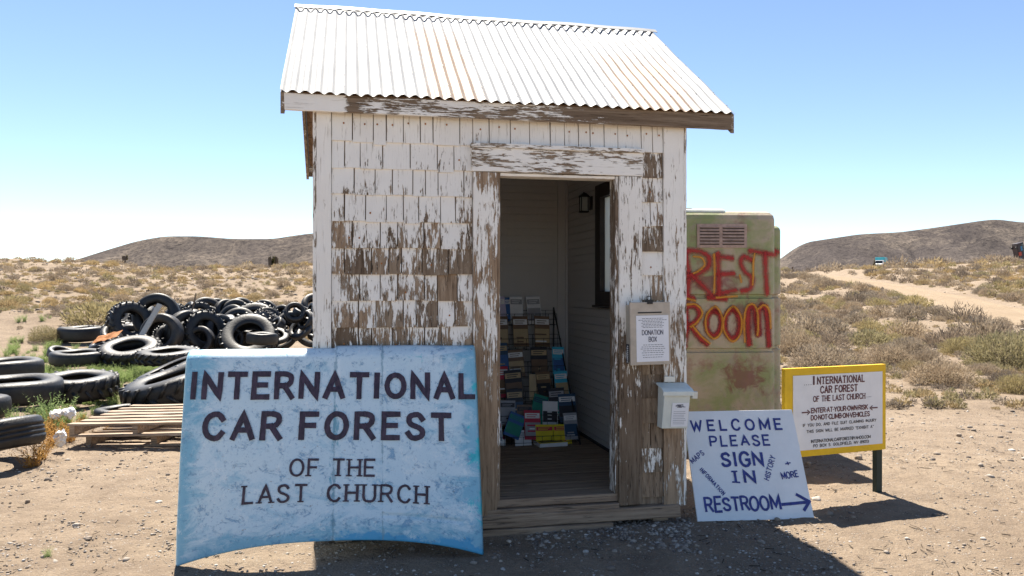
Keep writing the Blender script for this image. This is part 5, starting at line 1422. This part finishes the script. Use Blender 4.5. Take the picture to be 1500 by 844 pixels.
# the nearer bushes, one by one: species, pixel column, depth, radius, label
NEAR = [
 ('sage', 1205, 14.0, .95, 'large grey sagebrush right behind the yellow framed sign'),
 ('twig', 1262, 13.2, .55, 'dark twiggy shrub above the right half of the yellow framed sign'),
 ('sage', 1165, 17.5, .9, 'sagebrush just right of the restroom booth, half behind the large grey one'),
 ('sage', 1378, 12.2, .72, 'tall pale grey sagebrush standing alone right of the yellow framed sign'),
 ('olive', 1478, 15.0, 1.25, 'large olive green bush at the right edge'),
 ('olive', 1412, 17.2, .7, 'small olive green bush left of the large one at the right edge'),
 ('twig', 1392, 19.5, 1.0, 'wide dark bush in the middle of the right-hand field'),
 ('sage', 1300, 15.2, .75, 'round sagebrush above the top right corner of the yellow framed sign'),
 ('sage', 1330, 17.2, .8, 'sagebrush between the alone-standing pale one and the wide dark bush'),
 ('twig', 1218, 19.5, .7, 'small dark shrub behind the large grey sagebrush'),
 ('gold', 1340, 13.8, .45, 'low straw-coloured tuft beside the alone-standing pale sagebrush'),
 ('olive', 1490, 11.3, .40, 'low green tuft at the right edge beneath the large olive bush'),
 ('twig', 1475, 12.6, .45, 'low bare twigs under the large olive bush'),
 ('sage', 1448, 21.5, 1.2, 'broad grey sagebrush behind the large olive bush'),
 ('twig', 1410, 25.5, 1.2, 'dark bush close to the near edge of the dirt road'),
 ('sage', 1330, 22.0, .95, 'sagebrush behind the wide dark bush on its left'),
 ('olive', 1275, 19.8, .8, 'olive bush in the middle left of the right-hand field'),
 ('sage', 1180, 22.5, .95, 'sagebrush left of the olive bush, near the booth'),
 ('olive', 140, 19.8, 1.0, 'round green bush behind the left end of the tyre pile'),
 ('olive', 70, 18.2, .62, 'low yellow-green bush left of the flat tyre at the pile end'),
 ('olive', 168, 21.6, .7, 'smaller green bush right of the round one behind the pile'),
 ('twig', 1245, 16.2, .5, 'small dark shrub above the centre of the yellow framed sign'),
 ('sage', 1356, 15.4, .5, 'small sagebrush just behind the alone-standing pale one'),
 ('sage', 1440, 13.6, .42, 'small grey tuft left of the low green tuft'),
]
for sp, px, d, r, lb in NEAR: bush(sp, at(px, d), d, r, lb, 'bushes near the yard'); placed.append((at(px, d), d, r))
cands = []
def zone(n, px0, px1, d0, d1, r0, r1, mixs, nm):
    k = 0; tries = 0
    while k < n and tries < n * 40:
        tries += 1
        d = math.exp(random.uniform(math.log(d0), math.log(d1))); px = random.uniform(px0, px1); x = at(px, d); r = random.uniform(r0, r1) * random.choice((.7, 1, 1, 1.25))
        if fbm(np.array([x * .12]), np.array([d * .12]), 2, 31)[0] < random.uniform(-.22, .10): continue
        if not free(x, d, r): continue
        placed.append((x, d, r)); sp = random.choices(list(mixs), list(mixs.values()))[0]; cands.append((r / d, sp, x, d, r, nm, px)); k += 1
zone(400, -30, 470, 23, 62, .24, .50, dict(gold=5, sage=3, twig=3, olive=1), 'on the stony slope beyond the tyre pile')
zone(140, -30, 470, 45, 63, .3, .6, dict(gold=3, sage=3, twig=2), 'along the crest of the left-hand slope')
zone(215, 1130, 1530, 20, 44, .35, .80, dict(sage=5, olive=2, twig=3, gold=1), 'in the right-hand field before the dirt road')
zone(400, 1130, 1530, 34, 90, .40, .85, dict(sage=4, gold=3, twig=3, olive=1), 'on the rise around the dirt road')
zone(200, 460, 1130, 18, 80, .4, .8, dict(sage=4, gold=2, twig=3, olive=1), 'hidden')
zone(150, 1140, 1530, 90, 280, 1.0, 2.0, dict(sage=4, gold=2, twig=3), 'on the far plateau')
zone(200, -900, -60, 18, 70, .35, .7, dict(sage=4, gold=2, twig=3, olive=1), 'hidden')
zone(260, 1560, 2500, 12, 80, .4, .9, dict(sage=4, gold=2, twig=3, olive=1), 'hidden')
vis = sorted([c for c in cands if c[5] != 'hidden' and c[3] < 90], reverse=True)
ind = vis[:235]; rest = vis[235:] + [c for c in cands if c[5] == 'hidden' or c[3] >= 90]
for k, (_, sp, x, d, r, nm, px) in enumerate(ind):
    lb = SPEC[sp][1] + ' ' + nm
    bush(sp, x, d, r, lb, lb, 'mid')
def merged(items, lodf, name, mats, kind='stuff'):
    Vs = []; Fs = []; Ts = []; Ms = []; o = 0
    keys = list(SPEC)
    for (_, sp, x, d, r, nm, px) in items:
        V, Fc, ti, mi, _m = BM_[sp, random.randrange(3), lodf(d)]; a = random.uniform(0, 6.28); ca, sa = math.cos(a), math.sin(a)
        P = V * r; P = np.stack([P[:, 0] * ca - P[:, 1] * sa + x, P[:, 0] * sa + P[:, 1] * ca + d, P[:, 2] + gz(x, d)], 1)
        Vs.append(P); Fs.append(Fc + o); o += len(V); Ts.append(np.clip(ti + random.uniform(-.15, .15), 0, 1)); Ms.append(np.full(len(Fc), keys.index(sp)))
    me = np_mesh(name, np.concatenate(Vs), np.concatenate(Fs), None, np.concatenate(Ts), mats=keys, midx=np.concatenate(Ms))
    return tag(link(me, name), kind=kind)
merged(rest, lambda d: 'far', 'distant_brush', None)
# low dry tufts between the bushes
tufts = []
for k in range(5200):
    side = random.random()
    if side < .42: px = random.uniform(1135, 1560); d = math.exp(random.uniform(math.log(9.5), math.log(60)))
    elif side < .9: px = random.uniform(-60, 470); d = math.exp(random.uniform(math.log(20), math.log(60)))
    else: px = random.uniform(-900, 2300); d = random.uniform(16, 60)
    x = at(px, d)
    if road_dist(np.array([x]), np.array([d]))[0] < 2.0: continue
    if px > 1000 and random.random() < (.75 if d < 12 else .4): continue
    tufts.append((0, random.choice(('gold', 'gold', 'sage', 'twig', 'olive')), x, d, random.uniform(.07, .20), '', px))
merged(tufts, lambda d: 'far', 'dry_tufts', None)

# green weeds and the orange dry weeds on the left
def weed_mesh(name, mat, n, rng, h=1., lean=.6, leaf=.06):
    Vs = []; ts = []
    for k in range(n):
        a = rng.uniform(0, 6.28); l = rng.uniform(.2, 1) * lean; hh = h * rng.uniform(.55, 1.1); b = np.array([rng.normal() * .12, rng.normal() * .12, 0])
        tip = b + np.array([math.cos(a) * l * hh, math.sin(a) * l * hh, hh]); m = 14; t = rng.random()
        for q in range(m):
            s = (q + .5) / m; p = b + (tip - b) * s + np.array([0, 0, -.15 * s * s * lean * hh]); dd = rng.normal(size=3); dd[2] = abs(dd[2]) * .8 + .3; dd /= np.linalg.norm(dd)
            sd = np.cross(dd, rng.normal(size=3)); sd /= np.linalg.norm(sd); L = leaf * (1.3 - s) * rng.uniform(.8, 1.6) * 1.6
            Vs += [p - sd * leaf * .13, p + sd * leaf * .13, p + dd * L]; ts += [np.clip(.25 + .5 * t + .25 * s, 0, 1)] * 3
        sd = np.array([.008, .004, 0]); Vs += [b - sd, b + sd, tip]; ts += [.2] * 3
    V = np.array(Vs); return V, np.arange(len(V)).reshape(-1, 3), np.array(ts)
rng = np.random.default_rng(9)
WV = {m: [weed_mesh('w', m, 26, rng, 1., .55 if m == 'weed' else .8, .10) for _ in range(3)] for m in ('weed', 'orange_weed')}
WM = {m: [np_mesh('leafy_weed' if m == 'weed' else 'dry_weed', V, Fc, m, ti) for V, Fc, ti in WV[m]] for m in WV}
WL = [('weed', 78, 8.35, .40, 'tallest leafy green weed in front of the large smooth tyre'), ('weed', 97, 8.15, .33, 'leafy green weed right of the tallest one before the large smooth tyre'),
      ('weed', 62, 8.5, .30, 'leafy green weed left of the tallest one before the large smooth tyre'), ('weed', 22, 8.3, .27, 'leafy green weed near the left edge between two tyres'),
      ('weed', 138, 9.2, .14, 'small green weed in front of the lugged tractor tyre'), ('weed', 6, 9.9, .16, 'green weed peeping between the smooth tyres at the left edge'),
      ('orange_weed', 56, 6.75, .26, 'dry orange weed against the tread of the slanted car tyre'), ('orange_weed', 48, 6.45, .22, 'lowest dry orange weed under the slanted car tyre'),
      ('orange_weed', 78, 7.35, .27, 'dry orange weed around the lowest white plastic bag'), ('orange_weed', 96, 7.45, .28, 'dry orange weed at the left end of the pallets'),
      ('orange_weed', 70, 7.9, .26, 'dry orange weed below the upper plastic bags'), ('orange_weed', 52, 8.2, .18, 'dry orange weed beneath the tall green weeds'),
      ('orange_weed', 112, 7.9, .22, 'dry orange weed behind the left end of the pallets'), ('orange_weed', 138, 7.55, .18, 'dry orange weed poking between the two pallets'),
      ('weed', 70, 4.28, .07, 'small green weed in the bare dirt of the left foreground'), ('weed', 236, 9.0, .14, 'small green weed behind the pallets by the car hood'), ('weed', 215, 13.4, .2, 'green weed before the dusty tractor tyre')]
for m, px, d, h, lb in WL:
    o = link(random.choice(WM[m]), 'leafy_weed' if m == 'weed' else 'dry_weed'); x = at(px, d); o.location = (x, d, gz(x, d) - .01); o.scale = (h * 1.15, h * 1.15, h); o.rotation_euler = (0, 0, random.uniform(0, 6))
    tag(o, lb, 'weed', 'weeds growing among the tyres')
Vs = []; Fs = []; Ts = []; o_ = 0
for k in range(900):
    if k >= 430: px = random.uniform(-10, 265); d = random.uniform(9.8, 14.2) if k < 760 else random.uniform(13, 20)
    elif k < 300: px = random.uniform(-10, 250); d = random.uniform(10.4, 14.6)
    elif k < 370: px = random.uniform(-20, 110); d = random.uniform(14, 18)
    else: px = random.uniform(-20, 130); d = random.uniform(7.6, 10)
    x = at(px, d)
    if (k < 300 or k >= 430) and fbm(np.array([x * .9]), np.array([d * .9]), 2, 77)[0] < -.05: continue
    h = random.uniform(.08, .22) if k < 370 or k >= 430 else random.uniform(.05, .12)
    V, Fc, ti = WV['weed'][random.randrange(3)]; a = random.uniform(0, 6.28); ca, sa = math.cos(a), math.sin(a)
    P = np.stack([(V[:, 0] * ca - V[:, 1] * sa) * h * 1.2 + x, (V[:, 0] * sa + V[:, 1] * ca) * h * 1.2 + d, V[:, 2] * h + gz(x, d) - .01], 1)
    Vs.append(P); Fs.append(Fc + o_); o_ += len(V); Ts.append(ti)
tag(link(np_mesh('green_ground_cover', np.concatenate(Vs), np.concatenate(Fs), 'weed', np.concatenate(Ts)), 'green_ground_cover'), kind='stuff')

# Joshua trees on the skyline
def joshua(px, d, h, arms, label, seed, forked=True):
    rnd = random.Random(seed); x = at(px, d); t = thing('joshua_tree', label, 'tree', (x, d, gz(x, d) - .1), (0, 0, 0), 'joshua trees')
    mb = MB(); cr = MB(); tips = [(Vector((0, 0, h)), Vector((0, 0, 1)))]
    mb.tube([(0, 0, 0), (.05, 0, h * .5), (0, 0, h)], .17, 'twig', 8, r2=.12)
    for k in range(arms):
        a = rnd.uniform(0, 6.28); z = h * rnd.uniform(.35, .7); e = Vector((math.cos(a) * h * .28, math.sin(a) * h * .28, z + h * rnd.uniform(.2, .45)))
        mb.tube([(0, 0, z), (e.x * .8, e.y * .8, z + .15), e], .10, 'twig', 6, r2=.08); tips.append((e, Vector((e.x * .3, e.y * .3, 1))))
    for p, dr_ in tips:
        for q in range(150):
            dd = Vector((rnd.gauss(0, 1), rnd.gauss(0, 1), rnd.gauss(.35, .8))).normalized(); b = p + Vector((0, 0, -rnd.uniform(0, h * .35))); s = dd.cross(Vector((rnd.random(), rnd.random(), 1))).normalized() * .03
            cr.add([b - s, b + s, b + dd * h * .13], [(0, 1, 2)], 'joshua', 0, rnd.random())
    mb.build('trunk', t); cr.build('crown', t)
joshua(181, 60, .9, 1, 'small lone joshua tree on the skyline above the tyre pile', 1)
joshua(395, 58, 1.0, 2, 'left one of two joshua trees close to the shed on the skyline', 2); joshua(404, 58.5, 1.05, 2, 'right one of two joshua trees close to the shed on the skyline', 3)
joshua(1281, 150, 1.9, 2, 'tiny joshua tree beside the far camper truck', 4); joshua(1354, 170, 1.6, 1, 'tiny joshua tree on the far plateau right of the vehicles', 5)
joshua(371, 59, .45, 0, 'stubby little joshua tree left of the pair by the shed', 6)

# ------------------------------------------------------------------ stones
import bmesh
def stone_arrays(rng, sub=1):
    bm = bmesh.new(); bmesh.ops.create_icosphere(bm, subdivisions=sub, radius=1); V = np.array([v_.co[:] for v_ in bm.verts]); Fc = np.array([[v_.index for v_ in f.verts] for f in bm.faces]); bm.free()
    for k in range(7):
        n = rng.normal(size=3); n /= np.linalg.norm(n); dd = V @ n; c = rng.uniform(.45, .8); V = V - np.outer(np.maximum(dd - c, 0), n)
    V = V * np.array([1, rng.uniform(.65, .95), rng.uniform(.4, .7)]); return V, Fc
rng = np.random.default_rng(17)
ST = [stone_arrays(rng, 1) for _ in range(10)]; STF = [stone_arrays(rng, 2) for _ in range(8)]
Vs = []; Fs = []; Ts = []; o_ = 0
def scatter(n, pxr, dr, sz, power=3.0, bias=0.):
    global o_
    px = rng.uniform(*pxr, n); d = np.exp(rng.uniform(math.log(dr[0]), math.log(dr[1]), n)) if dr[1] > 8 else rng.uniform(*dr, n)
    x = (px - CX) / F * d; z = ground_z(x, d); s = sz[0] + (sz[1] - sz[0]) * rng.random(n) ** power
    cl = fbm(x * 1.3, d * 1.3, 3, 88)
    for k in range(n):
        if cl[k] < rng.uniform(-.25, .12): continue
        V, Fc = ST[rng.integers(10)]; a = rng.uniform(0, 6.28); ca, sa = math.cos(a), math.sin(a); V = V * s[k]
        Vs.append(np.stack([V[:, 0] * ca - V[:, 1] * sa + x[k], V[:, 0] * sa + V[:, 1] * ca + d[k], V[:, 2] + z[k] + s[k] * .12], 1)); Fs.append(Fc + o_); o_ += len(V)
        Ts.append(np.full(len(V), np.clip(rng.normal(.5, .25) + bias, 0, 1)))
scatter(30000, (-20, 1520), (3.7, 9.5), (.0035, .016), 3.5, .08)
scatter(4500, (700, 1250), (3.8, 5.4), (.004, .016), 2.5)
scatter(2200, (780, 1010), (4.35, 5.05), (.006, .026), 2.2)
scatter(2600, (-20, 1520), (6, 24), (.010, .04))
scatter(1500, (-400, 2000), (3, 24), (.01, .04))
scatter(2600, (-40, 470), (20, 60), (.03, .12)); scatter(1500, (1130, 1530), (12, 60), (.02, .09))
tag(link(np_mesh('gravel', np.concatenate(Vs), np.concatenate(Fs), 'stone', np.concatenate(Ts), smooth=False), 'gravel'), kind='stuff')
lv = []; lt = []
for k in range(1500):
    px = rng.uniform(-20, 1520); d = math.exp(rng.uniform(math.log(3.8), math.log(16)))
    if px < 1000 and rng.random() < .55: continue
    x = (px - CX) / F * d; a = rng.uniform(0, 6.28); L = rng.uniform(.012, .06) * (1.6 if rng.random() < .1 else 1); t_ = rng.uniform(.0012, .0032); z = float(ground_z(np.array([x]), np.array([d]))[0]) + .006
    c_, s_ = math.cos(a), math.sin(a); hgt = rng.uniform(.002, .012)
    p0 = np.array([x, d, z]); p1 = p0 + [c_ * L, s_ * L, hgt]; n_ = np.array([-s_, c_, 0]) * t_; u_ = np.array([0, 0, t_ * 1.6])
    lv += [p0 - n_, p0 + n_, p0 + u_, p1 - n_, p1 + n_, p1 + u_]; lt += [rng.uniform(0, .7)] * 6
lf_ = np.concatenate([np.array([(0, 1, 4, 3), (1, 2, 5, 4), (2, 0, 3, 5)]) + 6 * k for k in range(len(lv) // 6)])
tag(link(np_mesh('dry_litter', np.array(lv), lf_, 'twig', np.array(lt)), 'dry_litter'), kind='stuff')
RK = [(774, 789, .028, 'bluish grey rounded stone in the shade before the doorway'), (919, 762, .035, 'greenish stone on the gravel under the shed beam'), (813, 772, .018, 'small stone just in front of the step board'),
      (724, 816, .020, 'pale pink stone at the right foot of the car hood'), (733, 820, .014, 'small white stone at the right foot of the car hood'), (957, 772, .024, 'reddish stone by the support block'),
      (1196, 733, .045, 'pale stone right of the welcome sign'), (1138, 762, .025, 'stone touching the foot of the welcome sign'), (188, 756, .022, 'grey stone left of the car hood'), (63, 817, .020, 'stone in the left foreground dirt'),
      (112, 770, .03, 'brown stone in the left foreground dirt'), (40, 735, .025, 'dark stone on the left foreground dirt'), (1257, 673, .05, 'stone under the yellow framed sign'), (1405, 640, .04, 'stone in the dirt right of the yellow sign post'),
      (1450, 700, .035, 'stone at the lower right in sunlit dirt'), (1330, 790, .022, 'stone beside the shed shadow, lower right'), (1440, 790, .02, 'small stone near the lower right corner'), (745, 792, .02, 'brown stone close to the hood in the shade'),
      (1020, 800, .018, 'stone in the shade below the welcome sign'), (1250, 760, .02, 'stone on the sunlit dirt between sign shadows'), (730, 752, .06, 'half buried rock at the left end of the step board')]
random.seed(64)
for px, py, s, lb in RK:
    d = 1.468 * F / (py - HY); V, Fc = STF[random.randrange(8)]; me = np_mesh('rock', V, Fc, 'stone', np.full(len(V), random.uniform(.35, .9))); o = link(me, 'rock'); x = at(px, d)
    o.location = (x, d, gz(x, d) + s * .25); o.scale = (s, s, s); o.rotation_euler = (0, 0, random.uniform(0, 6)); tag(o, lb, 'rock', 'loose rocks on the dirt')

# ------------------------------------------------------------------ far vehicles
def profile_body(mb, prof, w_, mat):
    n = len(prof); vs = [(x, y, z) for y in (-w_ / 2, w_ / 2) for x, z in prof]
    mb.add(vs, [tuple(range(n)), tuple(range(2 * n - 1, n - 1, -1))] + [(i, i + n, (i + 1) % n + n, (i + 1) % n) for i in range(n)], mat)
def wheels(t, xs, w_, r):
    for x in xs:
        for y in (-w_ / 2 + .06, w_ / 2 - .06):
            mb = MB(); mb.tube([(x, y - .1, r), (x, y + .1, r)], r, 'rubber', 14); wo_ = mb.build('wheel', t)
            mb = MB(); s = -1 if y < 0 else 1; mb.tube([(x, y + s * .095, r), (x, y + s * .106, r)], r * .55, 'rim', 10); mb.build('rim', wo_)
def far_car(px, d, label, mat, rz, name='parked_car', up=0):
    x = at(px, d); t = thing(name, label, 'car', (x, d, gz(x, d) + up), (0, 0, rz))
    mb = MB(); profile_body(mb, [(-2.2, .35), (2.2, .35), (2.25, .75), (1.9, .95), (.95, 1.02), (.45, 1.45), (-.9, 1.5), (-1.6, 1.05), (-2.2, .98)], 1.7, mat); mb.build('body', t, bevel=.04)
    for y in (-.856, .851):
        mb = MB(); mb.add([(x_, y + e, z) for e in (0, .005) for x_, z in ((.80, 1.05), (.40, 1.38), (-.85, 1.42), (-1.35, 1.08))], [(0, 1, 2, 3), (7, 6, 5, 4), (0, 4, 5, 1), (1, 5, 6, 2), (2, 6, 7, 3), (3, 7, 4, 0)], 'window_dark'); mb.build('window', t)
    wheels(t, (-1.4, 1.4), 1.7, .34); return t
d = 190; x = at(1290, d)
t = thing('camper_truck', 'white and teal box truck standing far off beyond the dirt road', 'truck', (x, d, gz(x, d) + .3), (0, 0, R(-125)))
mb = MB(); profile_body(mb, [(-2.8, .6), (1.0, .6), (1.0, 2.9), (-2.8, 2.9)], 2.1, 'camper_teal'); mb.build('cargo_box', t, bevel=.05)
mb = MB(); profile_body(mb, [(1.02, .5), (2.9, .5), (2.9, 1.2), (2.2, 1.35), (1.9, 2.1), (1.02, 2.15)], 1.9, 'camper_white'); mb.build('cab', t, bevel=.05)
mb = MB(); mb.add([(2.24, -.8, 1.38), (2.24, .8, 1.38), (1.97, .75, 2.02), (1.97, -.75, 2.02)], [(0, 1, 2, 3)], 'window_dark'); mb.build('windscreen', t); wheels(t, (-1.8, 2.1), 2.0, .42)
far_car(1334, 175, 'pale blue car low behind the brush on the far plateau', 'car_blue', R(8), up=.1)
far_car(1474, 272, 'white car standing left of the upended bus on the far plateau', 'camper_white', R(170), up=.7)
d = 262; x = at(1497, d)
t = thing('upended_bus', 'dark painted bus standing on its nose at the far right', 'bus', (x, d, gz(x, d) - .6), (0, R(-14), R(12)))
mb = MB(); mb.box((-1.25, -1.1, .5), (1.25, 1.1, 7.6), 'bus_dark', seg=(2, 5)); mb.build('body', t, bevel=.12)
mb = MB(); mb.box((-1.27, -1.12, 1.2), (-.5, 1.12, 2.6), 'bus_blue'); mb.box((-1.27, -1.12, 3.4), (-.3, 1.12, 4.6), 'bus_red'); mb.box((-.3, -1.13, .7), (1.26, .6, 1.4), 'bus_red'); mb.box((-.2, -1.12, 4.9), (.6, 1.12, 6.4), 'bus_blue'); mb.build('painted_panel', t)
for k in range(6): 
    mb = MB(); mb.box((.35, -1.15, 1.7 + k * .95), (1.0, -1.101, 2.4 + k * .95), 'window_dark'); mb.build('window', t)
mb = MB(); mb.box((-1.55, -.9, 1.0), (-1.25, .9, 7.0), 'bus_dark'); mb.build('chassis', t)
for z in (2.0, 6.2):
    for y in (-.85, .85): mb = MB(); mb.tube([(-1.5, y - .14, z), (-1.5, y + .14, z)], .48, 'rubber', 14); mb.build('wheel', t)
def pole(px, d, h, label):
    x = at(px, d); mb = MB(); mb.tube([(x, d, gz(x, d) - .2), (x, d, gz(x, d) + h)], .09, 'twig', 6); tag(mb.build('fence_post'), label, 'post')
pole(1161, 84, .75, 'short dark post standing where the road meets the skyline')
